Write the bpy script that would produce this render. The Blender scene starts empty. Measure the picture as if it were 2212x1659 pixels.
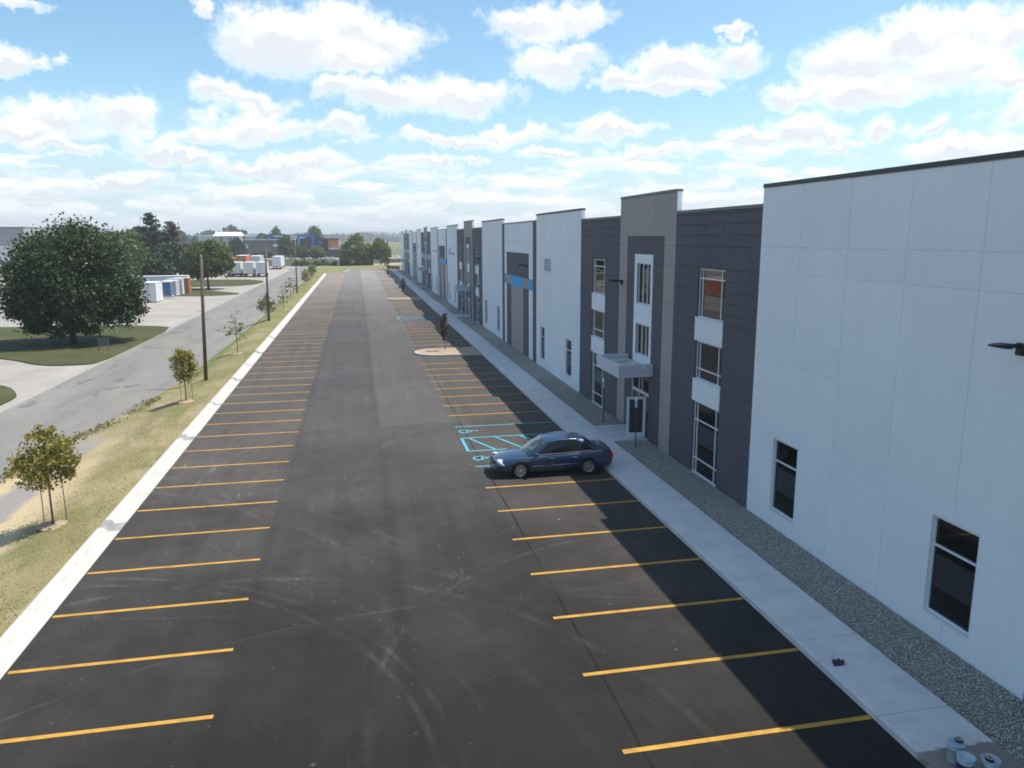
import bpy, bmesh, math, random
import numpy as np
from mathutils import Vector, Matrix, Euler

random.seed(7)
RNG = np.random.default_rng(11)
sc = bpy.context.scene
COL = sc.collection
R = math.radians

# ------------------------------------------------------------------ camera, sky, sun, exposure
cam_d = bpy.data.cameras.new('camera')
cam = bpy.data.objects.new('camera', cam_d)
COL.objects.link(cam)
cam_d.sensor_width = 36.0
cam_d.sensor_fit = 'HORIZONTAL'
cam_d.lens = 1648.694 / 2212 * 36.0
cam_d.clip_start = 0.1
cam_d.clip_end = 30000
_r = Vector((0.9804118, -0.19689644, -0.0049489))
_u = Vector((0.04202823, 0.1845923, 0.98191614))
_w = Vector((0.19242226, 0.96289017, -0.18925168))
M3 = Matrix((_r, _u, -_w)).transposed()
cam.matrix_world = Matrix.Translation((0, 0, 9.954)) @ M3.to_4x4()
sc.camera = cam
sc.view_settings.view_transform = 'Standard'
sc.view_settings.look = 'None'
sc.view_settings.exposure = 0.5
sc.view_settings.gamma = 1.0
sc.view_settings.use_curve_mapping = False
sc.render.engine = 'CYCLES'
sc.cycles.use_denoising = True
sc.cycles.filter_width = 1.75
sc.cycles.max_bounces = 6
sc.cycles.diffuse_bounces = 3
sc.cycles.glossy_bounces = 3
sc.cycles.transmission_bounces = 4
sc.cycles.transparent_max_bounces = 6
sc.cycles.volume_bounces = 0
sc.cycles.caustics_reflective = False
sc.cycles.caustics_refractive = False
sc.cycles.sample_clamp_indirect = 6.0

SUN_EL = math.atan2(1.0, 0.476)
SUN_DIR = Vector((0.476, -0.02, 1.0)).normalized()      # towards the sun
sun_d = bpy.data.lights.new('sun', 'SUN')
sun_d.energy = 4.4
sun_d.angle = R(0.53)
sun_d.color = (1.0, 0.94, 0.845)
sun = bpy.data.objects.new('sun', sun_d)
COL.objects.link(sun)
sun.rotation_euler = SUN_DIR.to_track_quat('Z', 'Y').to_euler()
sun.location = (60, 0, 120)

CLOUDS = [
    (-0.0705, 0.222, 0.0754, 0.0339), (0.0057, 0.2403, 0.0691, 0.0329), (0.0521, 0.232, 0.0504, 0.0305), (0.0042, 0.2079, 0.0724, 0.0161),
    (-0.1591, 0.246, 0.012, 0.0121), (-0.011, 0.1768, 0.0332, 0.0144), (0.064, 0.1692, 0.0856, 0.0235), (0.1467, 0.1717, 0.0546, 0.0221),
    (-0.1418, 0.1636, 0.0342, 0.018), (-0.1011, 0.1539, 0.0454, 0.0133), (-0.1028, 0.128, 0.0647, 0.0156), (-0.163, 0.1185, 0.0309, 0.0082),
    (-0.0094, 0.1295, 0.0308, 0.0133), (-0.3292, 0.1218, 0.0535, 0.0198), (-0.2588, 0.1338, 0.0389, 0.0204), (-0.3563, 0.106, 0.0431, 0.0141),
    (-0.3191, 0.0937, 0.0498, 0.0078), (-0.2239, 0.1008, 0.0395, 0.0177), (-0.1824, 0.0956, 0.0357, 0.0093), (-0.3547, 0.1774, 0.0304, 0.017),
    (-0.3182, 0.1773, 0.0157, 0.0092), (-0.3459, 0.2366, 0.0294, 0.0069), (0.2244, 0.2486, 0.0593, 0.0197), (0.2892, 0.2523, 0.0475, 0.0166),
    (0.2472, 0.2078, 0.0511, 0.0224), (0.2925, 0.2156, 0.0338, 0.0162), (0.3438, 0.1864, 0.038, 0.0155), (0.4043, 0.2005, 0.0541, 0.0241),
    (0.4658, 0.2097, 0.0378, 0.0206), (0.3942, 0.1753, 0.06, 0.0083), (0.4606, 0.2394, 0.0231, 0.0068), (0.5358, 0.1656, 0.0463, 0.013),
    (0.5984, 0.1928, 0.0635, 0.0341), (0.653, 0.2109, 0.0535, 0.0282), (0.7057, 0.214, 0.0525, 0.0283), (0.75, 0.2084, 0.0361, 0.026),
    (0.6177, 0.1599, 0.0651, 0.0146), (0.6982, 0.1788, 0.0636, 0.0252), (0.7428, 0.1584, 0.0369, 0.0155), (0.6452, 0.1233, 0.0215, 0.0128),
    (0.6913, 0.1203, 0.016, 0.0087), (0.7604, 0.1271, 0.0188, 0.0211), (0.7195, 0.0915, 0.051, 0.0154), (0.546, 0.126, 0.0429, 0.0215),
    (0.4891, 0.1182, 0.0421, 0.0116), (0.5842, 0.1199, 0.0271, 0.0142), (0.6072, 0.1076, 0.0266, 0.0061), (0.3052, 0.1311, 0.0411, 0.0162),
    (0.348, 0.1302, 0.035, 0.0097), (0.1372, 0.1171, 0.0814, 0.0082), (0.1982, 0.1247, 0.0523, 0.0109), (0.0939, 0.1191, 0.0317, 0.0066),
    (0.0961, 0.0926, 0.0348, 0.0089), (0.163, 0.095, 0.0175, 0.0067), (0.2419, 0.1035, 0.0407, 0.0078), (0.3686, 0.1015, 0.0671, 0.0087),
    (-0.2677, 0.0623, 0.0579, 0.0081), (-0.1109, 0.0844, 0.0595, 0.0117), (-0.0566, 0.0909, 0.0443, 0.0108),
]


world = bpy.data.worlds.new('World')
sc.world = world
world.use_nodes = True
world.cycles.sampling_method = 'MANUAL'
world.cycles.sample_map_resolution = 1024
wt = world.node_tree
wt.nodes.clear()


class NT:
    """small helper for wiring nodes"""
    def __init__(self, tree):
        self.t = tree

    def n(self, typ, **kw):
        nd = self.t.nodes.new(typ)
        for k, v in kw.items():
            setattr(nd, k, v)
        return nd

    def put(self, sock, v):
        if isinstance(v, bpy.types.NodeSocket):
            self.t.links.new(v, sock)
        elif v is not None:
            sock.default_value = v

    def math(self, op, a, b=None, c=None, clamp=False):
        nd = self.n('ShaderNodeMath', operation=op)
        nd.use_clamp = clamp
        self.put(nd.inputs[0], a)
        if b is not None:
            self.put(nd.inputs[1], b)
        if c is not None:
            self.put(nd.inputs[2], c)
        return nd.outputs[0]

    def vmath(self, op, a, b=None, c=None):
        nd = self.n('ShaderNodeVectorMath', operation=op)
        self.put(nd.inputs[0], a)
        if b is not None:
            self.put(nd.inputs[1], b)
        if c is not None:
            self.put(nd.inputs[2], c)
        return nd.outputs['Value'] if op in ('LENGTH', 'DOT_PRODUCT', 'DISTANCE') else nd.outputs[0]

    def noise(self, vec, scale, detail=4, rough=0.55, color=False):
        nd = self.n('ShaderNodeTexNoise')
        self.put(nd.inputs['Vector'], vec)
        nd.inputs['Scale'].default_value = scale
        nd.inputs['Detail'].default_value = detail
        nd.inputs['Roughness'].default_value = rough
        return nd.outputs['Color' if color else 0]

    def smooth(self, v, lo, hi):
        nd = self.n('ShaderNodeMapRange', interpolation_type='SMOOTHSTEP')
        self.put(nd.inputs[0], v)
        self.put(nd.inputs[1], lo)
        self.put(nd.inputs[2], hi)
        return nd.outputs[0]

    def mix(self, f, a, b, blend='MIX'):
        nd = self.n('ShaderNodeMix', data_type='RGBA', blend_type=blend)
        self.put(nd.inputs[0], f)
        self.put(nd.inputs[6], a)
        self.put(nd.inputs[7], b)
        return nd.outputs[2]

    def comb(self, x, y, z):
        nd = self.n('ShaderNodeCombineXYZ')
        self.put(nd.inputs[0], x)
        self.put(nd.inputs[1], y)
        self.put(nd.inputs[2], z)
        return nd.outputs[0]

    def sep(self, v):
        nd = self.n('ShaderNodeSeparateXYZ')
        self.put(nd.inputs[0], v)
        return nd.outputs


def rgb(c):
    return (c[0], c[1], c[2], 1.0)


def build_sky():
    t = NT(wt)
    sky = t.n('ShaderNodeTexSky', sky_type='NISHITA')
    sky.sun_disc = False
    sky.sun_elevation = SUN_EL
    sky.sun_rotation = R(90)
    sky.altitude = 200
    sky.air_density = 1.0
    sky.dust_density = 1.2
    sky.ozone_density = 1.0
    d = t.n('ShaderNodeTexCoord').outputs['Generated']
    x, y, z = t.sep(d)
    az = t.math('ARCTAN2', x, y)
    el = t.math('ARCSINE', z)
    # clouds one can tell apart: ellipses on the sky sphere (azimuth, elevation), edges broken by noise
    nA = t.noise(d, 9, 3, 0.5, True)
    nB = t.noise(d, 34, 5, 0.62, True)
    p0 = t.comb(az, el, 0.0)
    oA = t.vmath('MULTIPLY', t.vmath('SUBTRACT', nA, (0.5, 0.5, 0.5)), (0.09, 0.05, 0))
    oB = t.vmath('MULTIPLY', t.vmath('SUBTRACT', nB, (0.5, 0.5, 0.5)), (0.060, 0.042, 0))
    p = t.vmath('ADD', t.vmath('ADD', p0, oA), oB)
    m = top = None
    for a, e, ra, re in CLOUDS:
        re = re * 1.0
        inv = (1 / ra, 1 / re, 0)
        q = t.vmath('LENGTH', t.vmath('MULTIPLY_ADD', p, inv, (-a / ra, -e / re, 0)))
        q2 = t.vmath('LENGTH', t.vmath('MULTIPLY_ADD', p, inv, (-a / ra, -(e + 0.55 * re) / re, 0)))
        m = q if m is None else t.math('SMOOTH_MIN', m, q, 0.22)
        top = q2 if top is None else t.math('SMOOTH_MIN', top, q2, 0.35)
    spec = t.math('SUBTRACT', 1.09, m)                       # > 0 inside a cloud
    fz = t.math('ADD', t.math('SUBTRACT', t.noise(d, 48, 9, 0.70), 0.5), t.math('MULTIPLY', t.math('SUBTRACT', t.noise(d, 150, 6, 0.65), 0.5), 0.45))
    spec_m = t.smooth(t.math('MULTIPLY_ADD', fz, 1.05, spec), -0.20, 0.66)
    # low cumulus, stacked towards the horizon: noise flattened in elevation
    lw = t.vmath('ADD', t.comb(t.math('MULTIPLY', az, 13.0), t.math('MULTIPLY', el, 52.0), 3.7), t.vmath('MULTIPLY', t.vmath('SUBTRACT', nB, (0.5, 0.5, 0.5)), (0.8, 0.5, 0.0)))
    nl = t.noise(lw, 1.0, 7, 0.60)
    nl2 = t.noise(t.vmath('ADD', lw, (0.0, 0.42, 0.0)), 1.0, 7, 0.60)
    # the rest of the cumulus field overhead, on a flat layer
    zz = t.math('ADD', t.math('MAXIMUM', z, 0.0), 0.16)
    lay = t.comb(t.math('DIVIDE', x, zz), t.math('DIVIDE', y, zz), 0.0)
    nh = t.noise(lay, 1.6, 7, 0.58)
    low = t.smooth(el, 0.150, 0.03)                          # cover grows towards the horizon as the layers pile up
    gen_low = t.math('MULTIPLY', t.smooth(t.math('MULTIPLY_ADD', low, 0.19, nl), 0.55, 0.73), t.smooth(el, 0.155, 0.105))
    gen_high = t.math('MULTIPLY', t.smooth(nh, 0.54, 0.70), t.smooth(el, 0.10, 0.20))
    # over the strip of sky that the listed clouds fill, only those stand
    wa = t.math('MULTIPLY', t.smooth(az, -0.52, -0.38), t.smooth(az, 0.95, 0.80))
    wb = t.math('SUBTRACT', 1.0, t.math('MULTIPLY', wa, t.smooth(el, 0.44, 0.31)))
    gen_m = t.math('MAXIMUM', gen_low, t.math('MULTIPLY', gen_high, wb))
    cover = t.math('MAXIMUM', spec_m, gen_m)
    # grey bases, white tops
    sh1 = t.smooth(t.math('SUBTRACT', m, top), -0.5, 0.5)
    sh2 = t.smooth(t.math('SUBTRACT', nl, nl2), -0.16, 0.16)
    shade = t.math('ADD', t.math('MULTIPLY', sh1, spec_m), t.math('MULTIPLY', sh2, t.math('SUBTRACT', 1.0, spec_m)))
    shade = t.math('MULTIPLY_ADD', t.math('SUBTRACT', t.noise(d, 20, 7, 0.62), 0.5), 1.0, shade, True)
    thin = t.math('SUBTRACT', 1.0, t.smooth(cover, 0.25, 1.0))
    shade = t.math('MAXIMUM', shade, t.math('MULTIPLY', thin, 0.7))
    cl = t.mix(shade, rgb((6.15, 6.4, 6.75)), rgb((10.2, 10.3, 10.4)))
    # horizon veil
    veil = t.math('MULTIPLY', t.smooth(el, 0.20, 0.0), 0.72)
    base = t.mix(veil, t.mix(1.0, sky.outputs[0], rgb((SKY_MUL[0], SKY_MUL[1], SKY_MUL[2])), 'MULTIPLY'), rgb((5.2, 6.4, 7.3)))
    cl = t.mix(t.math('MULTIPLY', t.smooth(el, 0.12, 0.0), 0.75), cl, rgb((5.6, 6.1, 6.7)))
    col = t.mix(t.math('MULTIPLY', cover, 0.97), base, cl)
    bg = t.n('ShaderNodeBackground')
    t.put(bg.inputs[0], col)
    bg.inputs[1].default_value = 0.1
    out = t.n('ShaderNodeOutputWorld')
    wt.links.new(bg.outputs[0], out.inputs[0])


SKY_MUL = (1.05, 1.30, 1.32)
build_sky()


# ------------------------------------------------------------------ helpers
def link(o):
    COL.objects.link(o)
    return o


def tag(o, label=None, cat=None, group=None, kind=None):
    if label:
        o['label'] = label
    if cat:
        o['category'] = cat
    if group:
        o['group'] = group
    if kind:
        o['kind'] = kind
    return o


def empty(name, loc, label=None, cat=None, group=None, rz=0.0):
    o = bpy.data.objects.new(name, None)
    o.empty_display_size = 0.3
    o.location = loc
    o.rotation_euler = (0, 0, rz)
    link(o)
    return tag(o, label, cat, group)


def copy_tree(o, parent=None):
    c = o.copy()
    link(c)
    if parent is not None:
        c.parent = parent
    for ch in list(o.children):
        copy_tree(ch, c)
    return c


class MB:
    """collects polygons and links them as one mesh object"""
    def __init__(self):
        self.v, self.f, self.m, self.s = [], [], [], []
        self.mi = 0
        self.sm = False

    def add(self, verts, faces):
        b = len(self.v)
        self.v.extend([tuple(q) for q in verts])
        for f in faces:
            self.f.append(tuple(b + i for i in f))
            self.m.append(self.mi)
            self.s.append(self.sm)
        return self

    def box(self, x0, x1, y0, y1, z0, z1):
        v = [(x0, y0, z0), (x1, y0, z0), (x1, y1, z0), (x0, y1, z0), (x0, y0, z1), (x1, y0, z1), (x1, y1, z1), (x0, y1, z1)]
        return self.add(v, [(0, 3, 2, 1), (4, 5, 6, 7), (0, 1, 5, 4), (1, 2, 6, 5), (2, 3, 7, 6), (3, 0, 4, 7)])

    def cbox(self, x0, x1, y0, y1, z0, z1, c=0.02):
        """box with chamfered upper and vertical edges"""
        def ring(z, k):
            return [(x0 + k, y0 + c, z), (x0 + c, y0 + k, z), (x1 - c, y0 + k, z), (x1 - k, y0 + c, z),
                    (x1 - k, y1 - c, z), (x1 - c, y1 - k, z), (x0 + c, y1 - k, z), (x0 + k, y1 - c, z)]
        r = ring(z0, 0) + ring(z1 - c, 0)
        top = [(x0 + c, y0 + c, z1), (x1 - c, y0 + c, z1), (x1 - c, y1 - c, z1), (x0 + c, y1 - c, z1)]
        f = [tuple(range(7, -1, -1))]
        for i in range(8):
            j = (i + 1) % 8
            f.append((i, j, 8 + j, 8 + i))
        t = 16
        f += [(t, t + 1, t + 2, t + 3), (8, 9, t), (9, 10, t + 1, t), (10, 11, t + 1), (11, 12, t + 2, t + 1), (12, 13, t + 2),
              (13, 14, t + 3, t + 2), (14, 15, t + 3), (15, 8, t, t + 3)]
        return self.add(r + top, f)

    def tube(self, pts, rads, n=8, caps=True):
        pts = [Vector(p) for p in pts]
        rings = []
        for i, p in enumerate(pts):
            d = (pts[min(i + 1, len(pts) - 1)] - pts[max(i - 1, 0)]).normalized()
            a = d.orthogonal().normalized() if i == 0 else (rings[-1][1] - d * rings[-1][1].dot(d)).normalized()
            b = d.cross(a)
            r = rads[i] if hasattr(rads, '__len__') else rads
            rings.append(([p + (a * math.cos(2 * math.pi * k / n) + b * math.sin(2 * math.pi * k / n)) * r for k in range(n)], a))
        v = [q for rg in rings for q in rg[0]]
        f = []
        for i in range(len(pts) - 1):
            for k in range(n):
                f.append((i * n + k, i * n + (k + 1) % n, (i + 1) * n + (k + 1) % n, (i + 1) * n + k))
        if caps:
            f.append(tuple(range(n - 1, -1, -1)))
            f.append(tuple((len(pts) - 1) * n + k for k in range(n)))
        sm, self.sm = self.sm, True
        self.add(v, f)
        self.sm = sm
        return self

    def lathe(self, prof, c=(0, 0, 0), axis='z', n=20):
        """profile of (radius, height)"""
        v, f = [], []
        for r, h in prof:
            for k in range(n):
                a = 2 * math.pi * k / n
                q = (r * math.cos(a), r * math.sin(a), h)
                if axis == 'y':
                    q = (q[0], q[2], q[1])
                v.append((q[0] + c[0], q[1] + c[1], q[2] + c[2]))
        for i in range(len(prof) - 1):
            for k in range(n):
                a, b = i * n + k, i * n + (k + 1) % n
                q = (a, b, b + n, a + n)
                f.append(q if axis == 'z' else q[::-1])
        sm, self.sm = self.sm, True
        self.add(v, f)
        self.sm = sm
        return self

    def prism(self, poly, z0, z1):
        """poly in counter-clockwise order"""
        n = len(poly)
        v = [(p[0], p[1], z0) for p in poly] + [(p[0], p[1], z1) for p in poly]
        f = [tuple(range(n - 1, -1, -1)), tuple(range(n, 2 * n))]
        for i in range(n):
            j = (i + 1) % n
            f.append((i, j, n + j, n + i))
        return self.add(v, f)

    def mesh(self, name, mats):
        me = bpy.data.meshes.new(name)
        me.from_pydata(self.v, [], self.f)
        for mt in (mats if isinstance(mats, (list, tuple)) else [mats]):
            me.materials.append(mt)
        me.polygons.foreach_set('material_index', self.m)
        me.polygons.foreach_set('use_smooth', self.s)
        me.update()
        return me

    def build(self, name, mats, parent=None, loc=(0, 0, 0)):
        o = bpy.data.objects.new(name, self.mesh(name, mats))
        o.location = loc
        link(o)
        if parent is not None:
            o.parent = parent
        return o


def mesh_obj(name, me, parent=None, loc=(0, 0, 0)):
    o = bpy.data.objects.new(name, me)
    o.location = loc
    link(o)
    if parent is not None:
        o.parent = parent
    return o


def np_mesh(name, verts, faces_flat, n_per, mat, smooth=False):
    """fast mesh: verts (N,3), faces as an (F, n_per) index array"""
    me = bpy.data.meshes.new(name)
    nv, nf = len(verts), len(faces_flat)
    me.vertices.add(nv)
    me.vertices.foreach_set('co', np.asarray(verts, np.float32).ravel())
    me.loops.add(nf * n_per)
    me.loops.foreach_set('vertex_index', np.asarray(faces_flat, np.int32).ravel())
    me.polygons.add(nf)
    me.polygons.foreach_set('loop_start', np.arange(nf, dtype=np.int32) * n_per)
    me.polygons.foreach_set('loop_total', np.full(nf, n_per, np.int32))
    if smooth:
        me.polygons.foreach_set('use_smooth', np.ones(nf, bool))
    me.materials.append(mat)
    me.update(calc_edges=True)
    me.validate()
    return me


# ------------------------------------------------------------------ materials
def material(name, base, rough=0.8, var=0.12, scale=3.0, detail=5, spec=0.4, metal=0.0, bump=0.0, bscale=None, hue=None, coords='Object'):
    m = bpy.data.materials.new(name)
    m.use_nodes = True
    t = NT(m.node_tree)
    b = m.node_tree.nodes['Principled BSDF']
    co = t.n('ShaderNodeTexCoord').outputs['Object'] if coords == 'Object' else t.n('ShaderNodeNewGeometry').outputs['Position']
    n = t.noise(co, scale, detail, 0.6)
    f = t.smooth(n, 0.25, 0.75)
    lo = tuple(max(0, c * (1 - var)) for c in base)
    hi = tuple(c * (1 + var) for c in (hue or base))
    t.put(b.inputs['Base Color'], t.mix(f, rgb(lo), rgb(hi)))
    b.inputs['Roughness'].default_value = rough
    b.inputs['Specular IOR Level'].default_value = spec
    b.inputs['Metallic'].default_value = metal
    if bump:
        bn = t.n('ShaderNodeBump')
        bn.inputs['Strength'].default_value = bump
        bn.inputs['Distance'].default_value = 0.02
        t.put(bn.inputs['Height'], t.noise(co, bscale or scale * 6, 4, 0.6))
        t.put(b.inputs['Normal'], bn.outputs[0])
    return m


def leaf_material(name, c0, c1, trans=0.25, big=0.35):
    m = bpy.data.materials.new(name)
    m.use_nodes = True
    t = NT(m.node_tree)
    nodes = m.node_tree.nodes
    b = nodes['Principled BSDF']
    geo = t.n('ShaderNodeNewGeometry')
    co = t.n('ShaderNodeTexCoord').outputs['Object']
    f = t.math('MULTIPLY_ADD', geo.outputs['Random Per Island'], 0.55, t.math('MULTIPLY', t.smooth(t.noise(co, big, 3, 0.5), 0.3, 0.7), 0.45))
    c = t.mix(f, rgb(c0), rgb(c1))
    t.put(b.inputs['Base Color'], c)
    b.inputs['Roughness'].default_value = 0.55
    b.inputs['Specular IOR Level'].default_value = 0.3
    tr = t.n('ShaderNodeBsdfTranslucent')
    t.put(tr.inputs[0], t.mix(1.0, c, rgb((1.25, 1.3, 0.6)), 'MULTIPLY'))
    mx = t.n('ShaderNodeMixShader')
    mx.inputs[0].default_value = trans
    m.node_tree.links.new(b.outputs[0], mx.inputs[1])
    m.node_tree.links.new(tr.outputs[0], mx.inputs[2])
    m.node_tree.links.new(mx.outputs[0], nodes['Material Output'].inputs[0])
    return m


def worn(m, amt=0.5, scale=5.0, under=(0.03, 0.03, 0.03)):
    """paint rubbed thin in spots so that the ground shows through"""
    t = NT(m.node_tree)
    b = m.node_tree.nodes['Principled BSDF']
    old = b.inputs['Base Color'].links[0].from_socket
    pos = t.n('ShaderNodeNewGeometry').outputs['Position']
    f = t.math('MULTIPLY', t.smooth(t.noise(pos, scale, 8, 0.78), 0.53, 0.68), amt)
    t.put(b.inputs['Base Color'], t.mix(f, old, rgb(under)))


def panel_tone(m):
    """each panel took the paint a little differently; faint run marks"""
    t = NT(m.node_tree)
    b = m.node_tree.nodes['Principled BSDF']
    old = b.inputs['Base Color'].links[0].from_socket
    r = t.n('ShaderNodeObjectInfo').outputs['Random']
    pos = t.n('ShaderNodeNewGeometry').outputs['Position']
    st = t.noise(t.vmath('MULTIPLY', pos, (1.0, 2.2, 0.12)), 1.0, 6, 0.65)
    k = t.math('ADD', t.math('MULTIPLY', t.math('SUBTRACT', r, 0.5), 0.035), t.math('MULTIPLY', t.math('SUBTRACT', st, 0.5), 0.07))
    k = t.math('ADD', k, 1.0)
    sc_ = t.n('ShaderNodeVectorMath', operation='SCALE')
    t.put(sc_.inputs[0], old)
    t.put(sc_.inputs['Scale'], k)
    t.put(b.inputs['Base Color'], sc_.outputs[0])


M = {}
M['white_wall'] = material('white_wall_paint', (0.79, 0.815, 0.835), 0.75, 0.025, 0.35, coords='World', bump=0.12, bscale=60)
M['dark_wall'] = material('charcoal_wall_paint', (0.092, 0.089, 0.108), 0.75, 0.06, 0.5, coords='World', bump=0.15, bscale=60)
M['grey_wall'] = material('warm_grey_wall_paint', (0.355, 0.316, 0.302), 0.78, 0.05, 6.0, coords='World', bump=0.15, bscale=60)
M['blue_wall'] = material('bright_blue_wall_paint', (0.040, 0.37, 0.72), 0.7, 0.04, 1.0)
M['cap_metal'] = material('grey_coping_metal', (0.15, 0.155, 0.155), 0.5, 0.08, 1.0, metal=0.2)
M['cap_dark'] = material('dark_coping_metal', (0.055, 0.058, 0.062), 0.5, 0.08, 1.0, metal=0.2)
M['alu'] = material('white_aluminium', (0.72, 0.73, 0.74), 0.4, 0.03, 2.0)
M['grey_alu'] = material('grey_aluminium', (0.33, 0.34, 0.35), 0.4, 0.03, 2.0, metal=0.3)
M['canopy_metal'] = material('pale_canopy_panel', (0.56, 0.57, 0.62), 0.5, 0.05, 2.0)
M['membrane'] = material('stained_roof_membrane', (0.46, 0.44, 0.39), 0.85, 0.3, 1.8, hue=(0.62, 0.6, 0.56))
M['roof'] = material('white_roof_membrane', (0.6, 0.6, 0.58), 0.85, 0.08, 0.4)
M['black_metal'] = material('black_metal', (0.012, 0.012, 0.016), 0.45, 0.1, 4.0)
M['dark_steel'] = material('dark_sign_post', (0.05, 0.055, 0.055), 0.5, 0.1, 4.0)
M['concrete'] = material('pale_concrete', (0.58, 0.57, 0.56), 0.9, 0.10, 1.3, coords='World', bump=0.2, bscale=35)
M['kerb_concrete'] = material('new_kerb_concrete', (0.47, 0.455, 0.425), 0.9, 0.08, 1.0, coords='World', bump=0.2, bscale=30)
M['kerb_grey'] = material('grey_kerb_concrete', (0.27, 0.265, 0.265), 0.9, 0.2, 3.0, coords='World')  # short grey lengths, darker than the rest of the kerb
M['yellow_paint'] = material('yellow_line_paint', (0.43, 0.232, 0.033), 0.8, 0.22, 2.2, coords='World')
M['blue_paint'] = material('light_blue_line_paint', (0.07, 0.36, 0.46), 0.8, 0.14, 3.0, coords='World')
M['gutter'] = material('aged_gutter_concrete', (0.30, 0.285, 0.26), 0.9, 0.1, 1.0, coords='World')
panel_tone(M['white_wall'])
panel_tone(M['dark_wall'])
panel_tone(M['grey_wall'])
worn(M['yellow_paint'], 0.45)
worn(M['blue_paint'], 0.4)
M['soil'] = material('dry_mulch', (0.34, 0.25, 0.17), 0.95, 0.25, 4.0, coords='World', bump=0.5, bscale=18)
M['bark'] = material('bark', (0.10, 0.075, 0.058), 0.9, 0.3, 6.0, bump=0.5)
M['young_bark'] = material('young_bark', (0.20, 0.135, 0.105), 0.9, 0.2, 8.0)
M['pole_wood'] = material('weathered_pole_wood', (0.115, 0.078, 0.062), 0.85, 0.25, 5.0, bump=0.3)
M['stake'] = material('grey_wooden_stake', (0.16, 0.13, 0.115), 0.9, 0.2, 8.0)


def glass_mat(name, tint, rough=0.02):
    m = bpy.data.materials.new(name)
    m.use_nodes = True
    t = NT(m.node_tree)
    b = m.node_tree.nodes['Principled BSDF']
    b.inputs['Base Color'].default_value = rgb(tint)
    b.inputs['Roughness'].default_value = rough
    b.inputs['Specular IOR Level'].default_value = 0.5
    b.inputs['IOR'].default_value = 1.5
    bn = t.n('ShaderNodeBump')
    bn.inputs['Strength'].default_value = 0.02
    bn.inputs['Distance'].default_value = 0.02
    t.put(bn.inputs['Height'], t.noise(t.n('ShaderNodeTexCoord').outputs['Object'], 1.2, 2, 0.5))
    t.put(b.inputs['Normal'], bn.outputs[0])
    return m


M['window_glass'] = glass_mat('dark_window_glass', (0.008, 0.009, 0.011))
M['door_glass'] = glass_mat('door_glass', (0.045, 0.05, 0.056), 0.05)  # tint lightened to paint in a grey reflection of the sidewalk
M['car_glass'] = glass_mat('car_window_glass', (0.008, 0.012, 0.012))
M['car_glass'].node_tree.nodes['Principled BSDF'].inputs['Specular IOR Level'].default_value = 0.3

# ------------------------------------------------------------------ ground and paving
LOWZ = -0.6


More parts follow.
